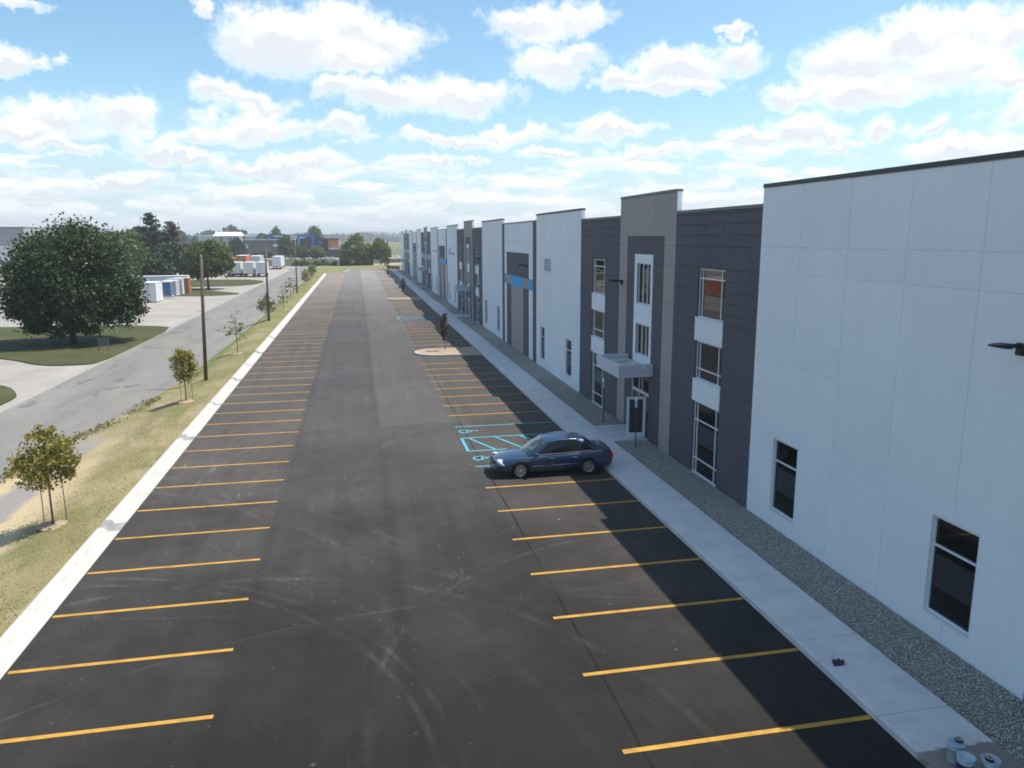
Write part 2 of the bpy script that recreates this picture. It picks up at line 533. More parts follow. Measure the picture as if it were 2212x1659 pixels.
def asphalt_material():
    m = bpy.data.materials.new('new_asphalt')
    m.use_nodes = True
    t = NT(m.node_tree)
    b = m.node_tree.nodes['Principled BSDF']
    pos = t.n('ShaderNodeNewGeometry').outputs['Position']
    x, y, z = t.sep(pos)
    wob = t.math('MULTIPLY', t.math('SUBTRACT', t.noise(pos, 0.25, 3), 0.5), 0.5)
    xw = t.math('ADD', x, wob)
    big = t.noise(pos, 0.16, 5, 0.6)
    mid = t.noise(pos, 1.4, 5, 0.65)
    fine = t.noise(pos, 30.0, 3, 0.7)
    streak = t.noise(t.vmath('MULTIPLY', pos, (1.6, 0.06, 1.0)), 1.0, 5, 0.6)     # drag marks along the lane
    v = t.math('MULTIPLY_ADD', big, 0.022, 0.0195)
    v = t.math('MULTIPLY_ADD', t.math('SUBTRACT', mid, 0.5), 0.014, v)
    v = t.math('MULTIPLY_ADD', t.math('SUBTRACT', streak, 0.5), 0.018, v)
    v = t.math('MULTIPLY_ADD', t.math('SUBTRACT', fine, 0.5), 0.05, v)
    # paving pulls, each laid a little differently; the pull right of the middle starts a fresh load at y = 40.5
    def step(val, at, w=0.05):
        return t.smooth(val, at - w, at + w)
    left = t.math('SUBTRACT', 1.0, step(xw, -3.28))
    right = step(xw, 5.15)
    rmid = t.math('MULTIPLY', t.math('MULTIPLY', step(xw, 0.8), t.math('SUBTRACT', 1.0, right)), step(y, 40.5))
    v = t.math('MULTIPLY_ADD', left, -0.004, v)
    v = t.math('MULTIPLY_ADD', right, 0.001, v)
    v = t.math('MULTIPLY_ADD', rmid, 0.008, v)
    # joints between the pulls
    def line(val, at, w, amt):
        d = t.math('ABSOLUTE', t.math('SUBTRACT', val, at))
        return t.math('MULTIPLY', t.math('SUBTRACT', 1.0, t.smooth(d, w * 0.3, w)), amt)
    joint = t.math('ADD', line(t.math('ADD', x, t.math('MULTIPLY', wob, 0.3)), 5.15, 0.05, 0.75), line(x, -3.3, 0.25, 0.16))
    joint = t.math('ADD', joint, line(x, 0.75, 0.28, 0.14))
    joint = t.math('MULTIPLY', joint, t.smooth(t.noise(pos, 0.7, 3), 0.25, 0.55))
    v = t.math('MULTIPLY', v, t.math('SUBTRACT', 1.0, joint))
    # pale tyre scuffs: arcs and lines, broken up by noise
    brk = t.smooth(t.noise(pos, 0.55, 4, 0.6), 0.38, 0.66)
    grain = t.smooth(t.noise(t.vmath('MULTIPLY', pos, (9.0, 2.0, 1.0)), 1.0, 4, 0.65), 0.3, 0.75)
    sc_ = None
    arcs = [(-4.5, 11.0, 11.3, 0.16, 0.030), (5.0, 31.5, 11.9, 0.10, 0.016), (-9.5, 12.2, 10.7, 0.12, 0.040), (-9.5, 12.2, 11.15, 0.10, 0.034), (-9.5, 12.2, 12.0, 0.10, 0.022),
            (9.0, 14.2, 9.2, 0.14, 0.026), (9.0, 14.2, 9.6, 0.08, 0.018), (2.2, 3.0, 16.6, 0.07, 0.045), (14.0, 30.0, 14.5, 0.35, 0.012), (-14.0, 18.0, 14.4, 0.25, 0.014),
            (8.0, 10.0, 6.4, 0.10, 0.020), (-2.0, 40.0, 20.0, 0.10, 0.014), (-26.0, 6.0, 31.0, 0.22, 0.016), (-26.0, 6.0, 32.6, 0.18, 0.012), (12.5, 38.0, 19.5, 0.20, 0.009)]
    for cx, cy, rr, w, amt in arcs:
        d = t.vmath('LENGTH', t.vmath('SUBTRACT', t.comb(x, y, 0.0), (cx, cy, 0)))
        d = t.math('ABSOLUTE', t.math('SUBTRACT', t.math('ADD', d, t.math('MULTIPLY', wob, 0.2)), rr))
        q = t.math('MULTIPLY', t.math('SUBTRACT', 1.0, t.smooth(d, w * 0.2, w)), amt)
        sc_ = q if sc_ is None else t.math('ADD', sc_, q)
    sc_ = t.math('MULTIPLY', t.math('MULTIPLY', sc_, brk), t.math('MULTIPLY_ADD', grain, 0.8, 0.3))
    near = t.math('SUBTRACT', 1.0, t.smooth(y, 45.0, 70.0))
    v = t.math('MULTIPLY_ADD', sc_, near, v)
    # small pale chips and dust spots
    vor = t.n('ShaderNodeTexVoronoi')
    t.put(vor.inputs['Vector'], pos)
    vor.inputs['Scale'].default_value = 1.1
    chips = t.math('MULTIPLY', t.math('SUBTRACT', 1.0, t.smooth(vor.outputs[0], 0.02, 0.085)), t.smooth(t.noise(pos, 0.5, 2), 0.5, 0.62))
    v = t.math('MULTIPLY_ADD', chips, 0.11, v)
    # scattered grit, smeared dust and drips
    grit = t.math('MULTIPLY', t.smooth(t.noise(pos, 9.0, 8, 0.75), 0.60, 0.72), t.smooth(t.noise(t.vmath('ADD', pos, (31.0, 7.0, 0.0)), 0.22, 4, 0.6), 0.46, 0.64))
    v = t.math('MULTIPLY_ADD', grit, 0.13, v)
    vo2 = t.n('ShaderNodeTexVoronoi')
    t.put(vo2.inputs['Vector'], t.vmath('ADD', pos, (5.3, 2.1, 0.0)))
    vo2.inputs['Scale'].default_value = 3.2
    specks = t.math('MULTIPLY', t.math('SUBTRACT', 1.0, t.smooth(vo2.outputs[0], 0.05, 0.12)), t.smooth(t.noise(pos, 0.9, 3), 0.50, 0.60))
    v = t.math('MULTIPLY_ADD', specks, 0.075, v)
    smear = t.math('MULTIPLY', t.smooth(t.noise(t.vmath('MULTIPLY', pos, (3.0, 0.5, 1.0)), 0.9, 7, 0.7), 0.58, 0.76), t.smooth(t.noise(pos, 0.13, 3), 0.45, 0.62))
    v = t.math('MULTIPLY_ADD', smear, 0.04, v)
    drip = t.smooth(t.noise(t.vmath('ADD', pos, (3.0, 77.0, 0.0)), 0.9, 5, 0.6), 0.64, 0.74)
    v = t.math('MULTIPLY', v, t.math('MULTIPLY_ADD', drip, -0.28, 1.0))
    # colour lightens with distance: grazing gloss and veil painted in, near paving newer
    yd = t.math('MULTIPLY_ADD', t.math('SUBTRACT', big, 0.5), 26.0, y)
    far_gain = t.math('MULTIPLY_ADD', t.smooth(yd, 9.0, 42.0), 1.55, 0.38)
    far_gain = t.math('MULTIPLY_ADD', t.smooth(yd, 70.0, 220.0), 3.8, far_gain)
    far_gain = t.math('MULTIPLY', far_gain, t.math('MULTIPLY_ADD', left, 0.30, 1.0))
    v = t.math('MULTIPLY', v, far_gain)
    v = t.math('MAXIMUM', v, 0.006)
    warm = t.mix(t.smooth(t.noise(pos, 0.1, 3), 0.35, 0.65), rgb((1.04, 0.985, 0.965)), rgb((1.09, 0.985, 0.91)))
    warm = t.mix(t.math('MULTIPLY', t.math('ADD', left, right), 0.7), warm, rgb((1.13, 0.98, 0.88)))
    col = t.vmath('SCALE', warm, None)
    nd = col.node
    t.put(nd.inputs['Scale'], v)
    t.put(b.inputs['Base Color'], col)
    b.inputs['Roughness'].default_value = 0.88
    b.inputs['Specular IOR Level'].default_value = 0.28
    bn = t.n('ShaderNodeBump')
    bn.inputs['Strength'].default_value = 0.35
    bn.inputs['Distance'].default_value = 0.01
    t.put(bn.inputs['Height'], t.noise(pos, 45, 3, 0.7))
    t.put(b.inputs['Normal'], bn.outputs[0])
    return m


def blend_material(name, cols, scales, rough=0.95, stretch=(1, 1, 1), bump=0.4, bscale=12, extra=None):
    """three colours mixed by two noises"""
    m = bpy.data.materials.new(name)
    m.use_nodes = True
    t = NT(m.node_tree)
    b = m.node_tree.nodes['Principled BSDF']
    pos = t.n('ShaderNodeNewGeometry').outputs['Position']
    p = t.vmath('MULTIPLY', pos, stretch)
    f1 = t.smooth(t.noise(p, scales[0], 6, 0.62), 0.38, 0.62)
    f2 = t.smooth(t.noise(p, scales[1], 5, 0.65), 0.45, 0.68)
    c = t.mix(f2, t.mix(f1, rgb(cols[0]), rgb(cols[1])), rgb(cols[2]))
    if extra:
        c = extra(t, pos, c)
    fine = t.noise(pos, 22, 4, 0.7)
    c = t.mix(1.0, c, t.mix(fine, rgb((0.6, 0.6, 0.6)), rgb((1.4, 1.4, 1.4))), 'MULTIPLY')
    t.put(b.inputs['Base Color'], c)
    b.inputs['Roughness'].default_value = rough
    b.inputs['Specular IOR Level'].default_value = 0.2
    bn = t.n('ShaderNodeBump')
    bn.inputs['Strength'].default_value = bump
    bn.inputs['Distance'].default_value = 0.05
    t.put(bn.inputs['Height'], t.noise(pos, bscale, 4, 0.65))
    t.put(b.inputs['Normal'], bn.outputs[0])
    return m


def verge_extra(t, pos, c):
    x, y, z = t.sep(pos)
    n = t.noise(pos, 0.5, 4, 0.6)
    edge = t.math('MULTIPLY', t.smooth(t.math('MULTIPLY_ADD', n, -1.6, x), -12.1, -13.6), t.smooth(y, 48, 75))
    far = t.math('MULTIPLY', t.smooth(t.math('MULTIPLY_ADD', n, 40, y), 60, 120), 0.45)
    g = t.mix(t.math('MAXIMUM', edge, far), c, rgb((0.135, 0.155, 0.045)))
    bare = t.math('MULTIPLY', t.smooth(t.math('MULTIPLY_ADD', n, 1.5, x), -10.6, -11.6), t.smooth(t.math('MULTIPLY_ADD', n, 20, y), 58, 40))
    ditch = t.math('MULTIPLY', t.math('MULTIPLY', t.smooth(t.math('MULTIPLY_ADD', n, 1.2, x), -12.7, -13.2), t.smooth(t.math('MULTIPLY_ADD', n, 1.6, x), -14.6, -13.9)),
                   t.smooth(t.math('MULTIPLY_ADD', n, 8.0, y), 51.0, 43.0))
    g = t.mix(t.math('MULTIPLY', bare, 0.8), g, rgb((0.47, 0.37, 0.235)))
    return t.mix(t.math('MULTIPLY', ditch, 0.85), g, rgb((0.21, 0.20, 0.205)))


def street_extra(t, pos, c):
    x, y, z = t.sep(pos)
    st = t.noise(t.vmath('MULTIPLY', pos, (0.5, 0.05, 1)), 1.0, 5, 0.6)
    c = t.mix(t.math('MULTIPLY', t.smooth(st, 0.5, 0.66), 0.35), c, rgb((0.125, 0.125, 0.13)))
    patch = t.smooth(t.noise(t.vmath('MULTIPLY', pos, (0.6, 0.35, 1)), 0.8, 3, 0.5), 0.63, 0.67)
    return t.mix(t.math('MULTIPLY', patch, 0.7), c, rgb((0.115, 0.112, 0.12)))


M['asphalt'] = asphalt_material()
M['verge'] = blend_material('dry_verge_grass', ((0.215, 0.182, 0.092), (0.31, 0.255, 0.15), (0.16, 0.155, 0.066)), (0.35, 0.5), stretch=(1, 0.45, 1), extra=verge_extra)
M['lawn'] = blend_material('mown_lawn', ((0.052, 0.062, 0.022), (0.064, 0.071, 0.026), (0.085, 0.082, 0.035)), (0.3, 0.25))
M['field'] = blend_material('far_field', ((0.12, 0.125, 0.05), (0.19, 0.17, 0.085), (0.08, 0.105, 0.035)), (0.006, 0.012))
M['street'] = blend_material('worn_street', ((0.20, 0.19, 0.175), (0.225, 0.212, 0.196), (0.185, 0.176, 0.165)), (0.2, 0.6), stretch=(1, 0.3, 1), bump=0.1, bscale=30, extra=street_extra)
M['yard'] = blend_material('pale_yard_paving', ((0.345, 0.315, 0.285), (0.31, 0.29, 0.265), (0.27, 0.25, 0.235)), (0.12, 0.2), bump=0.1, bscale=30)
M['ditch'] = blend_material('grey_ditch_gravel', ((0.21, 0.20, 0.195), (0.25, 0.235, 0.225), (0.165, 0.16, 0.15)), (0.8, 2.0), bump=0.6, bscale=14)
M['gravel_base'] = blend_material('gravel_bed', ((0.33, 0.30, 0.265), (0.41, 0.375, 0.33), (0.24, 0.22, 0.195)), (6.0, 9.0), bump=0.9, bscale=14)


def sheet(name, poly, z, mat, kind='structure', label=None, cat=None, parent=None):
    mb = MB()
    mb.add([(p[0], p[1], z) for p in poly], [tuple(range(len(poly)))])
    o = mb.build(name, mat, parent)
    if kind:
        o['kind'] = kind
    tag(o, label, cat)
    return o


def area2(poly):
    return sum(poly[i][0] * poly[(i + 1) % len(poly)][1] - poly[(i + 1) % len(poly)][0] * poly[i][1] for i in range(len(poly)))


def smooth_poly(poly, it=2):
    for _ in range(it):
        q = []
        for i in range(len(poly)):
            a, b = poly[i], poly[(i + 1) % len(poly)]
            q += [(a[0] * .75 + b[0] * .25, a[1] * .75 + b[1] * .25), (a[0] * .25 + b[0] * .75, a[1] * .25 + b[1] * .75)]
        poly = q
    return poly


sheet('ground', [(-9000, -9000), (9000, -9000), (9000, 9000), (-9000, 9000)], LOWZ - 0.12, M['field'])
sheet('yard_paving', [(-120, 20), (-21.5, 20), (-21.5, 262), (-26, 300), (-120, 300)], LOWZ - 0.012, M['yard'])
# street with a slight crown
mb = MB()
ys = list(np.linspace(-30, 305, 48))
for yy in ys:
    mb.v += [(-22.1, yy, LOWZ), (-17.6, yy, LOWZ + 0.09), (-12.7, yy, LOWZ)]
for i in range(len(ys) - 1):
    for k in range(2):
        a = i * 3 + k
        mb.f.append((a, a + 1, a + 4, a + 3)); mb.m.append(0); mb.s.append(True)
tag(mb.build('street', M['street']), kind='structure')
sheet('cross_street', [(-120, 276), (-10, 283), (12, 292), (120, 300), (120, 345), (14, 332), (-5, 305), (-120, 299)], LOWZ + 0.02, M['yard'])
# concrete gutters of the street
mb = MB()
mb.box(-22.55, -21.95, -30, 286, LOWZ - 0.03, LOWZ + 0.03)
mb.box(-13.05, -12.62, 40, 283, LOWZ - 0.03, LOWZ + 0.03)
tag(mb.build('street_gutter', M['gutter']), kind='structure')


# lawns across the street
def lawn(poly, z=LOWZ + 0.09, it=1):
    poly = smooth_poly(poly, it)
    if area2(poly) < 0:
        poly = poly[::-1]
    mb = MB()
    mb.prism(poly, LOWZ - 0.1, z)
    return tag(mb.build('lawn', M['lawn']), kind='structure')


lawn([(-22.1, 70.8), (-23.2, 70.2), (-25.5, 70.1), (-27.5, 71.2), (-30, 74.2), (-33, 76.3), (-60, 84), (-60, 104), (-29, 102), (-24, 99.5), (-22.0, 97.5), (-22.0, 80)])
lawn([(-23.0, 40), (-23.0, 54), (-23.0, 56), (-23.5, 57.6), (-25, 60.3), (-27, 62), (-45, 66), (-45, 40)])
lawn([(-45, 158), (-31, 151), (-25, 152), (-21.9, 154.8), (-24.5, 159.5), (-30, 167), (-33.5, 173.5), (-45, 176)])
lawn([(-60, 182), (-32, 180), (-24.2, 183.5), (-22.3, 194), (-23.5, 203), (-29, 210), (-60, 212)])

# parking lot
LOT = [(-8.5, -25), (10.22, -25), (10.22, 246), (9.3, 248.5), (-2.0, 247), (-3.3, 234), (-6.5, 231), (-8.5, 222.5)]
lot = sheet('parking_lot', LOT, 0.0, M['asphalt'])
mb = MB()
mb.prism([(p[0], p[1]) for p in LOT], -0.8, -0.01)
tag(mb.build('lot_base', M['soil'], lot))

# painted stall lines: each a part of the lot
def paint_mesh(name, mat, quads, z=0.005):
    mb = MB()
    for q in quads:
        mb.add([(p[0], p[1], z) for p in q], [(0, 1, 2, 3)])
    return mb.mesh(name, mat)


def stroke(p, q, w):
    a, b = Vector((p[0], p[1])), Vector((q[0], q[1]))
    d = (b - a).normalized()
    n = Vector((-d.y, d.x)) * w / 2
    return [a - n, b - n, b + n, a + n]


LW = 0.13
me_l = paint_mesh('parking_stripe', M['yellow_paint'], [stroke((-8.4, 0), (-3.39, 0), LW)])
me_r = paint_mesh('parking_stripe', M['yellow_paint'], [stroke((4.72, 0), (10.18, 0), LW)])
yl = [15.52 + 2.74 * i for i in range(10)]
while yl[-1] < 216:
    yl.append(yl[-1] + 2.68)
for y in yl:
    mesh_obj('parking_stripe', me_l, lot, (0, y, 0))
yr = [12.68 + 2.74 * i for i in range(7)] + [42.08, 44.7, 47.36, 50.0, 52.66, 55.26, 57.82, 60.42]
PER = 60.7
for k in (1, 2, 3):
    yr += [71.4 + 2.65 * i + PER * (k - 1) for i in range(8)]
    if k < 3:
        yr += [42.08 + 2.62 * i + PER * k for i in range(8)]
for y in yr:
    mesh_obj('parking_stripe', me_r, lot, (0, y, 0))

# light blue accessible stalls: outline lines, a hatched aisle and two wheelchair symbols
me_b = paint_mesh('parking_stripe', M['blue_paint'], [stroke((4.74, 0), (10.18, 0), 0.10)])
aq = [stroke((4.79, 0), (4.79, 2.41), 0.13), stroke((4.85, 0.0), (10.18, 0.0), 0.12), stroke((4.85, 2.41), (10.18, 2.41), 0.12)]
for xx in (5.15, 6.48, 7.78, 9.08):
    aq.append(stroke((xx, 2.35), (min(xx + 0.95, 10.1), 0.06), 0.115))
me_a = paint_mesh('aisle_hatching', M['blue_paint'], [])
mb = MB()
for i, q in enumerate(aq):
    z = 0.005 if i in (0, 1, 2) else 0.009
    mb.add([(p[0], p[1], z if i else 0.007) for p in q], [(0, 1, 2, 3)])
me_a = mb.mesh('aisle_hatching', M['blue_paint'])
# symbol: up = towards the building (+x), its right = -y
mb = MB()
def sym(u, v, z=0.005):
    return (u, -v, z)
def sstroke(p, q, w, z):
    for_quad = stroke(p, q, w)
    mb.add([sym(c[0], c[1], z) for c in for_quad], [(3, 2, 1, 0)])
a0, a1, n = 55, 325, 26
rr, wv = 0.335, 0.085
pts = []
for k in range(n + 1):
    a = R(a0 + (a1 - a0) * k / n)
    pts.append((0.33 + rr * math.cos(a), -0.02 + rr * math.sin(a)))
for k in range(n):
    p, q = Vector(pts[k]), Vector(pts[k + 1])
    c = Vector((0.33, -0.02))
    i0, i1 = c + (p - c) * (1 - wv / rr), c + (q - c) * (1 - wv / rr)
    mb.add([sym(*p), sym(*q), sym(*i1), sym(*i0)], [(0, 1, 2, 3)])
sstroke((0.40, -0.05), (0.84, -0.05), 0.11, 0.0065)
sstroke((0.42, -0.05), (0.42, 0.22), 0.09, 0.008)
sstroke((0.44, 0.22), (0.10, 0.36), 0.09, 0.0095)
sstroke((0.64, -0.05), (0.64, 0.16), 0.07, 0.011)
k = 14
mb.add([sym(0.94 + 0.085 * math.cos(2 * math.pi * i / k), -0.05 + 0.085 * math.sin(2 * math.pi * i / k), 0.0125) for i in range(k)], [tuple(range(k - 1, -1, -1))])
me_s = mb.mesh('wheelchair_symbol', M['blue_paint'])
for k in range(4):
    dy = PER * k
    for y in (32.09, 39.4):
        mesh_obj('parking_stripe', me_b, lot, (0, y + dy, 0))
    mesh_obj('aisle_hatching', me_a, lot, (0, 34.6 + dy, 0))
    for y in (38.35, 33.35):
        mesh_obj('wheelchair_symbol', me_s, lot, (4.82, y + dy, 0))

# kerb and gutter along the left side, cast in lengths
KP = [(-8.46, -0.3), (-8.46, 0.012), (-8.86, 0.004), (-8.93, 0.13), (-8.97, 0.15), (-9.16, 0.15), (-9.19, 0.13), (-9.19, -0.3)]


def kerb_mesh(L, mat):
    mb = MB()
    n = len(KP)
    v = [(p[0], 0, p[1]) for p in KP] + [(p[0], L, p[1]) for p in KP]
    f = [tuple(range(n)), tuple(range(2 * n - 1, n - 1, -1))]
    for i in range(n):
        j = (i + 1) % n
        f.append((i, n + i, n + j, j))
    mb.add(v, f)
    return mb.mesh('kerb_segment', mat)


kerb = MB().box(-9.15, -8.52, -25, 222, -0.4, -0.02).build('kerb', M['kerb_concrete'])
kerb['kind'] = 'structure'
km = {}
y = 3.0
grey_at = [27.3, 39.6, 48.0, 56.1, 62.8, 69.5, 80.0]
breaks = []
while y < 222:
    g = [q for q in grey_at if y < q < y + 3.0]
    L = 3.05
    if g:
        L = g[0] - y
        if L > 0.3:
            breaks.append((y, L, 0))
        L2 = 0.75 if g[0] not in (48.0, 62.8) else 0.35
        breaks.append((g[0], L2, 1))
        y = g[0] + L2
    else:
        breaks.append((y, L, 0))
        y += L
for y0, L, d in breaks:
    key = (round(L, 2), d)
    if key not in km:
        km[key] = kerb_mesh(L - 0.012, M['kerb_grey' if d else 'kerb_concrete'])
    o = mesh_obj('kerb_segment', km[key], kerb, (0, y0, 0))
    if d:
        o['label'] = 'grey length of kerb'
# kerb round the far end of the lot
mb = MB()
ek = [(-8.85, 222), (-7.3, 227.5), (-3.6, 233.6), (-2.2, 246.6), (9.2, 248.2), (10.2, 246.0)]
for a, b in ((2, 3), (3, 4), (4, 5)):
    p, q = Vector(ek[a]), Vector(ek[b])
    d = (q - p).normalized()
    nrm = Vector((-d.y, d.x))
    mb.prism([p, q, q + nrm * 0.45, p + nrm * 0.45], -0.3, 0.15)
mb.build('kerb_segment', M['kerb_concrete'], kerb)


# verge between lot and street: falls to the street, widening near the camera
def street_edge(y):
    pts = [(-30, -17.5), (20, -17.5), (30, -17.0), (43, -15.7), (49, -14.4), (60, -13.3), (79, -13.06), (120, -13.0), (300, -13.0)]
    for (a, xa), (b, xb) in zip(pts, pts[1:]):
        if a <= y <= b:
            return xa + (xb - xa) * (y - a) / (b - a)
    return -13.0


def verge_z(x, y):
    e = street_edge(y)
    pts = [(-9.19, 0.12), (-10.9, 0.0), (-11.9, -0.22), (-12.7, -0.47), (min(e + 0.05, -12.9), LOWZ + 0.035), (e, LOWZ + 0.02)]
    if x >= pts[0][0]:
        return pts[0][1]
    for (a, za), (b, zb) in zip(pts, pts[1:]):
        if b <= x <= a:
            k = (x - a) / (b - a) if b != a else 0
            return za + (zb - za) * k
    return pts[-1][1]


mb = MB()
rows = list(np.arange(-30, 60, 0.8)) + list(np.arange(60, 223, 3.0)) + [223]
nc = 12
for yy in rows:
    e = street_edge(yy)
    for k in range(nc):
        xx = -9.19 + (e + 9.19) * k / (nc - 1)
        bump = 0 if k in (0, nc - 1) else RNG.normal(0, 0.012)
        mb.v.append((xx, yy, verge_z(xx, yy) + bump))
for i in range(len(rows) - 1):
    for k in range(nc - 1):
        a = i * nc + k
        mb.f.append((a, a + nc, a + nc + 1, a + 1)); mb.m.append(0); mb.s.append(True)
tag(mb.build('grass_verge', M['verge']), kind='structure')
# end of the verge: grass behind the end of the lot up to the cross street
mb = MB()
mb.prism([(-12.9, 223), (-9.0, 223), (-8.6, 224.5), (-3.7, 234), (-2.5, 247.0), (9.2, 248.7), (10.4, 247), (80, 247), (80, 298), (12, 293), (-12.9, 282)], LOWZ - 0.3, -0.1)
tag(mb.build('grass_verge', M['verge']), kind='structure')
# field strip and green slope beyond the cross street
sheet('far_lawn', [(-150, 300), (120, 300), (200, 404), (-150, 404)], LOWZ - 0.05, M['lawn'])
sheet('far_yard', [(-160, 404), (120, 404), (160, 470), (-160, 470)], LOWZ - 0.04, M['yard'])

# ------------------------------------------------------------------ sidewalk, gravel strip, planted islands
def slab_material():
    m = M['concrete'].copy()
    m.name = 'sidewalk_concrete'
    t = NT(m.node_tree)
    b = m.node_tree.nodes['Principled BSDF']
    old = b.inputs['Base Color'].links[0].from_socket
    pos = t.n('ShaderNodeNewGeometry').outputs['Position']
    x, y, z = t.sep(pos)
    n = t.math('MULTIPLY', t.math('SUBTRACT', t.noise(pos, 3.0, 4, 0.55), 0.5), 0.35)
    # brown patch under the buckets
    st = t.math('MULTIPLY', t.smooth(t.math('ADD', y, n), 11.36, 11.27), t.smooth(t.math('ADD', x, n), 10.12, 10.22))
    c = t.mix(t.math('MULTIPLY', st, 0.9), old, rgb((0.20, 0.165, 0.13)))
    # scattered marks left by trades
    n2 = t.smooth(t.noise(pos, 1.1, 5, 0.65), 0.62, 0.74)
    c = t.mix(t.math('MULTIPLY', n2, 0.22), c, rgb((0.30, 0.26, 0.22)))
    t.put(b.inputs['Base Color'], c)
    return m


M['slab'] = slab_material()
walk = MB().box(10.24, 11.9, -8, 244, -0.3, 0.09).build('sidewalk', M['soil'])
walk['kind'] = 'structure'


def slab_mesh(w, L, h=0.15, z0=0.0):
    return MB().cbox(0.004, w - 0.004, 0.004, L - 0.004, z0, h, 0.012).mesh('concrete_slab', M['slab'])


sl = slab_mesh(1.71, 3.06)
y = -8.93 + 0.0
y = 12.5 - 3.06 * 7
while y < 243:
    mesh_obj('concrete_slab', sl, walk, (10.2, y, 0))
    y += 3.06
ap = slab_mesh(1.79, 3.1)
for k in range(4):
    mesh_obj('concrete_slab', ap, walk, (11.915, 34.4 + PER * k, 0))

# crushed stone between sidewalk and wall
GX0, GX1 = 11.92, 13.72
grav = sheet('gravel_bed', [(GX0, -10), (GX1, -10), (GX1, 245), (GX0, 245)], 0.045, M['gravel_base'])


def gravel_stones(n, y0, y1, s0, s1):
    """many small angular stones as one mesh"""
    base = np.array([(1, 0, 0), (-0.9, 0.2, 0), (0.1, 1, 0), (0, -1, 0.1), (0.1, 0, 0.8), (0, 0.1, -0.6)], float)
    tris = np.array([(0, 2, 4), (2, 1, 4), (1, 3, 4), (3, 0, 4), (2, 0, 5), (1, 2, 5), (3, 1, 5), (0, 3, 5)])
    V = np.repeat(base[None], n, 0) * RNG.uniform(0.7, 1.3, (n, 6, 3))
    a = RNG.uniform(0, 2 * math.pi, n)
    s = RNG.uniform(s0, s1, n)
    ca, sa = np.cos(a), np.sin(a)
    X = V[:, :, 0] * ca[:, None] - V[:, :, 1] * sa[:, None]
    Y = V[:, :, 0] * sa[:, None] + V[:, :, 1] * ca[:, None]
    px = RNG.uniform(GX0 + 0.03, GX1 - 0.04, n)
    py = y0 + (y1 - y0) * RNG.random(n) ** 1.25
    keep = ~((py > 34.35) & (py < 37.55))
    P = np.stack([X * s[:, None] + px[:, None], Y * s[:, None] + py[:, None], V[:, :, 2] * s[:, None] * 0.8 + 0.055 + RNG.uniform(0, 0.02, n)[:, None]], 2)[keep]
    nn = len(P)
    F = (tris[None] + (np.arange(nn) * 6)[:, None, None]).reshape(-1, 3)
    return P.reshape(-1, 3), F


def stone_material():
    m = bpy.data.materials.new('crushed_stone')
    m.use_nodes = True
    t = NT(m.node_tree)
    b = m.node_tree.nodes['Principled BSDF']
    r = t.n('ShaderNodeNewGeometry').outputs['Random Per Island']
    cr = t.n('ShaderNodeValToRGB')
    el = cr.color_ramp.elements
    el[0].color, el[0].position = rgb((0.27, 0.245, 0.215)), 0.0
    el[1].color, el[1].position = rgb((0.66, 0.61, 0.53)), 1.0
    for p, c in ((0.35, (0.43, 0.385, 0.335)), (0.7, (0.55, 0.51, 0.445))):
        e = el.new(p)
        e.color = rgb(c)
    t.put(cr.inputs[0], r)
    t.put(b.inputs['Base Color'], cr.outputs[0])
    b.inputs['Roughness'].default_value = 0.9
    return m


M['stone'] = stone_material()
P, F = gravel_stones(52000, 6, 52, 0.014, 0.032)
st = mesh_obj('gravel', np_mesh('gravel', P, F, 3, M['stone']))
tag(st, 'grey crushed stone strip between sidewalk and building wall', 'gravel', kind='stuff')


def island(y0, y1, name='planting_island'):
    """raised bed with a rounded tip, kerbed in concrete"""
    def outline(k):
        yc, hr = (y0 + y1) / 2, (y1 - y0) / 2 - k
        cx = 4.68 + (y1 - y0) / 2
        pts = [(10.19, yc - hr)]
        for i in range(17):
            a = -math.pi / 2 - math.pi * i / 16
            pts.append((cx + hr * 1.05 * math.cos(a), yc + hr * math.sin(a)))
        pts.append((10.19, yc + hr))
        return pts
    out, inn = outline(0), outline(0.16)
    r = sheet(name, inn[::-1], 0.105, M['soil'])
    n = len(out)
    mb = MB()
    v = [(p[0], p[1], -0.02) for p in out] + [(p[0], p[1], 0.13) for p in out] + [(p[0] * .88 + q[0] * .12, p[1] * .88 + q[1] * .12, 0.15) for p, q in zip(out, inn)] + \
        [(p[0], p[1], 0.15) for p in inn] + [(p[0], p[1], 0.08) for p in inn]
    f = []
    for i in range(n - 1):
        for k in range(4):
            f.append((k * n + i, (k + 1) * n + i, (k + 1) * n + i + 1, k * n + i + 1))
    mb.add(v, f)
    mb.build('kerb_ring', M['kerb_concrete'], r)
    return r


for k in range(3):
    island(64.1 + PER * k, 68.2 + PER * k)

# ------------------------------------------------------------------ the long warehouse on the right
XB = 13.714
DEP = 0.022            # how far the panels stand proud of the joints
bld = empty('warehouse', (XB, 0, 0), 'long white and charcoal warehouse with panelled front, glazed entrances and blue bands', 'warehouse')
PANELS = []            # (y0, y1, z0, z1, material)
SECTIONS = []
WINDOWS = []


def minus(rect, holes):
    todo = [rect]
    for h in holes:
        nxt = []
        for r in todo:
            y0, y1, z0, z1 = r
            a0, a1, b0, b1 = max(y0, h[0]), min(y1, h[1]), max(z0, h[2]), min(z1, h[3])
            if a1 - a0 < 1e-4 or b1 - b0 < 1e-4:
                nxt.append(r)
                continue
            if b0 > z0:
                nxt.append((y0, y1, z0, b0))
            if b1 < z1:
                nxt.append((y0, y1, b1, z1))
            if a0 > y0:
                nxt.append((y0, a0, b0, b1))
            if a1 < y1:
                nxt.append((a1, y1, b0, b1))
        todo = nxt
    return todo


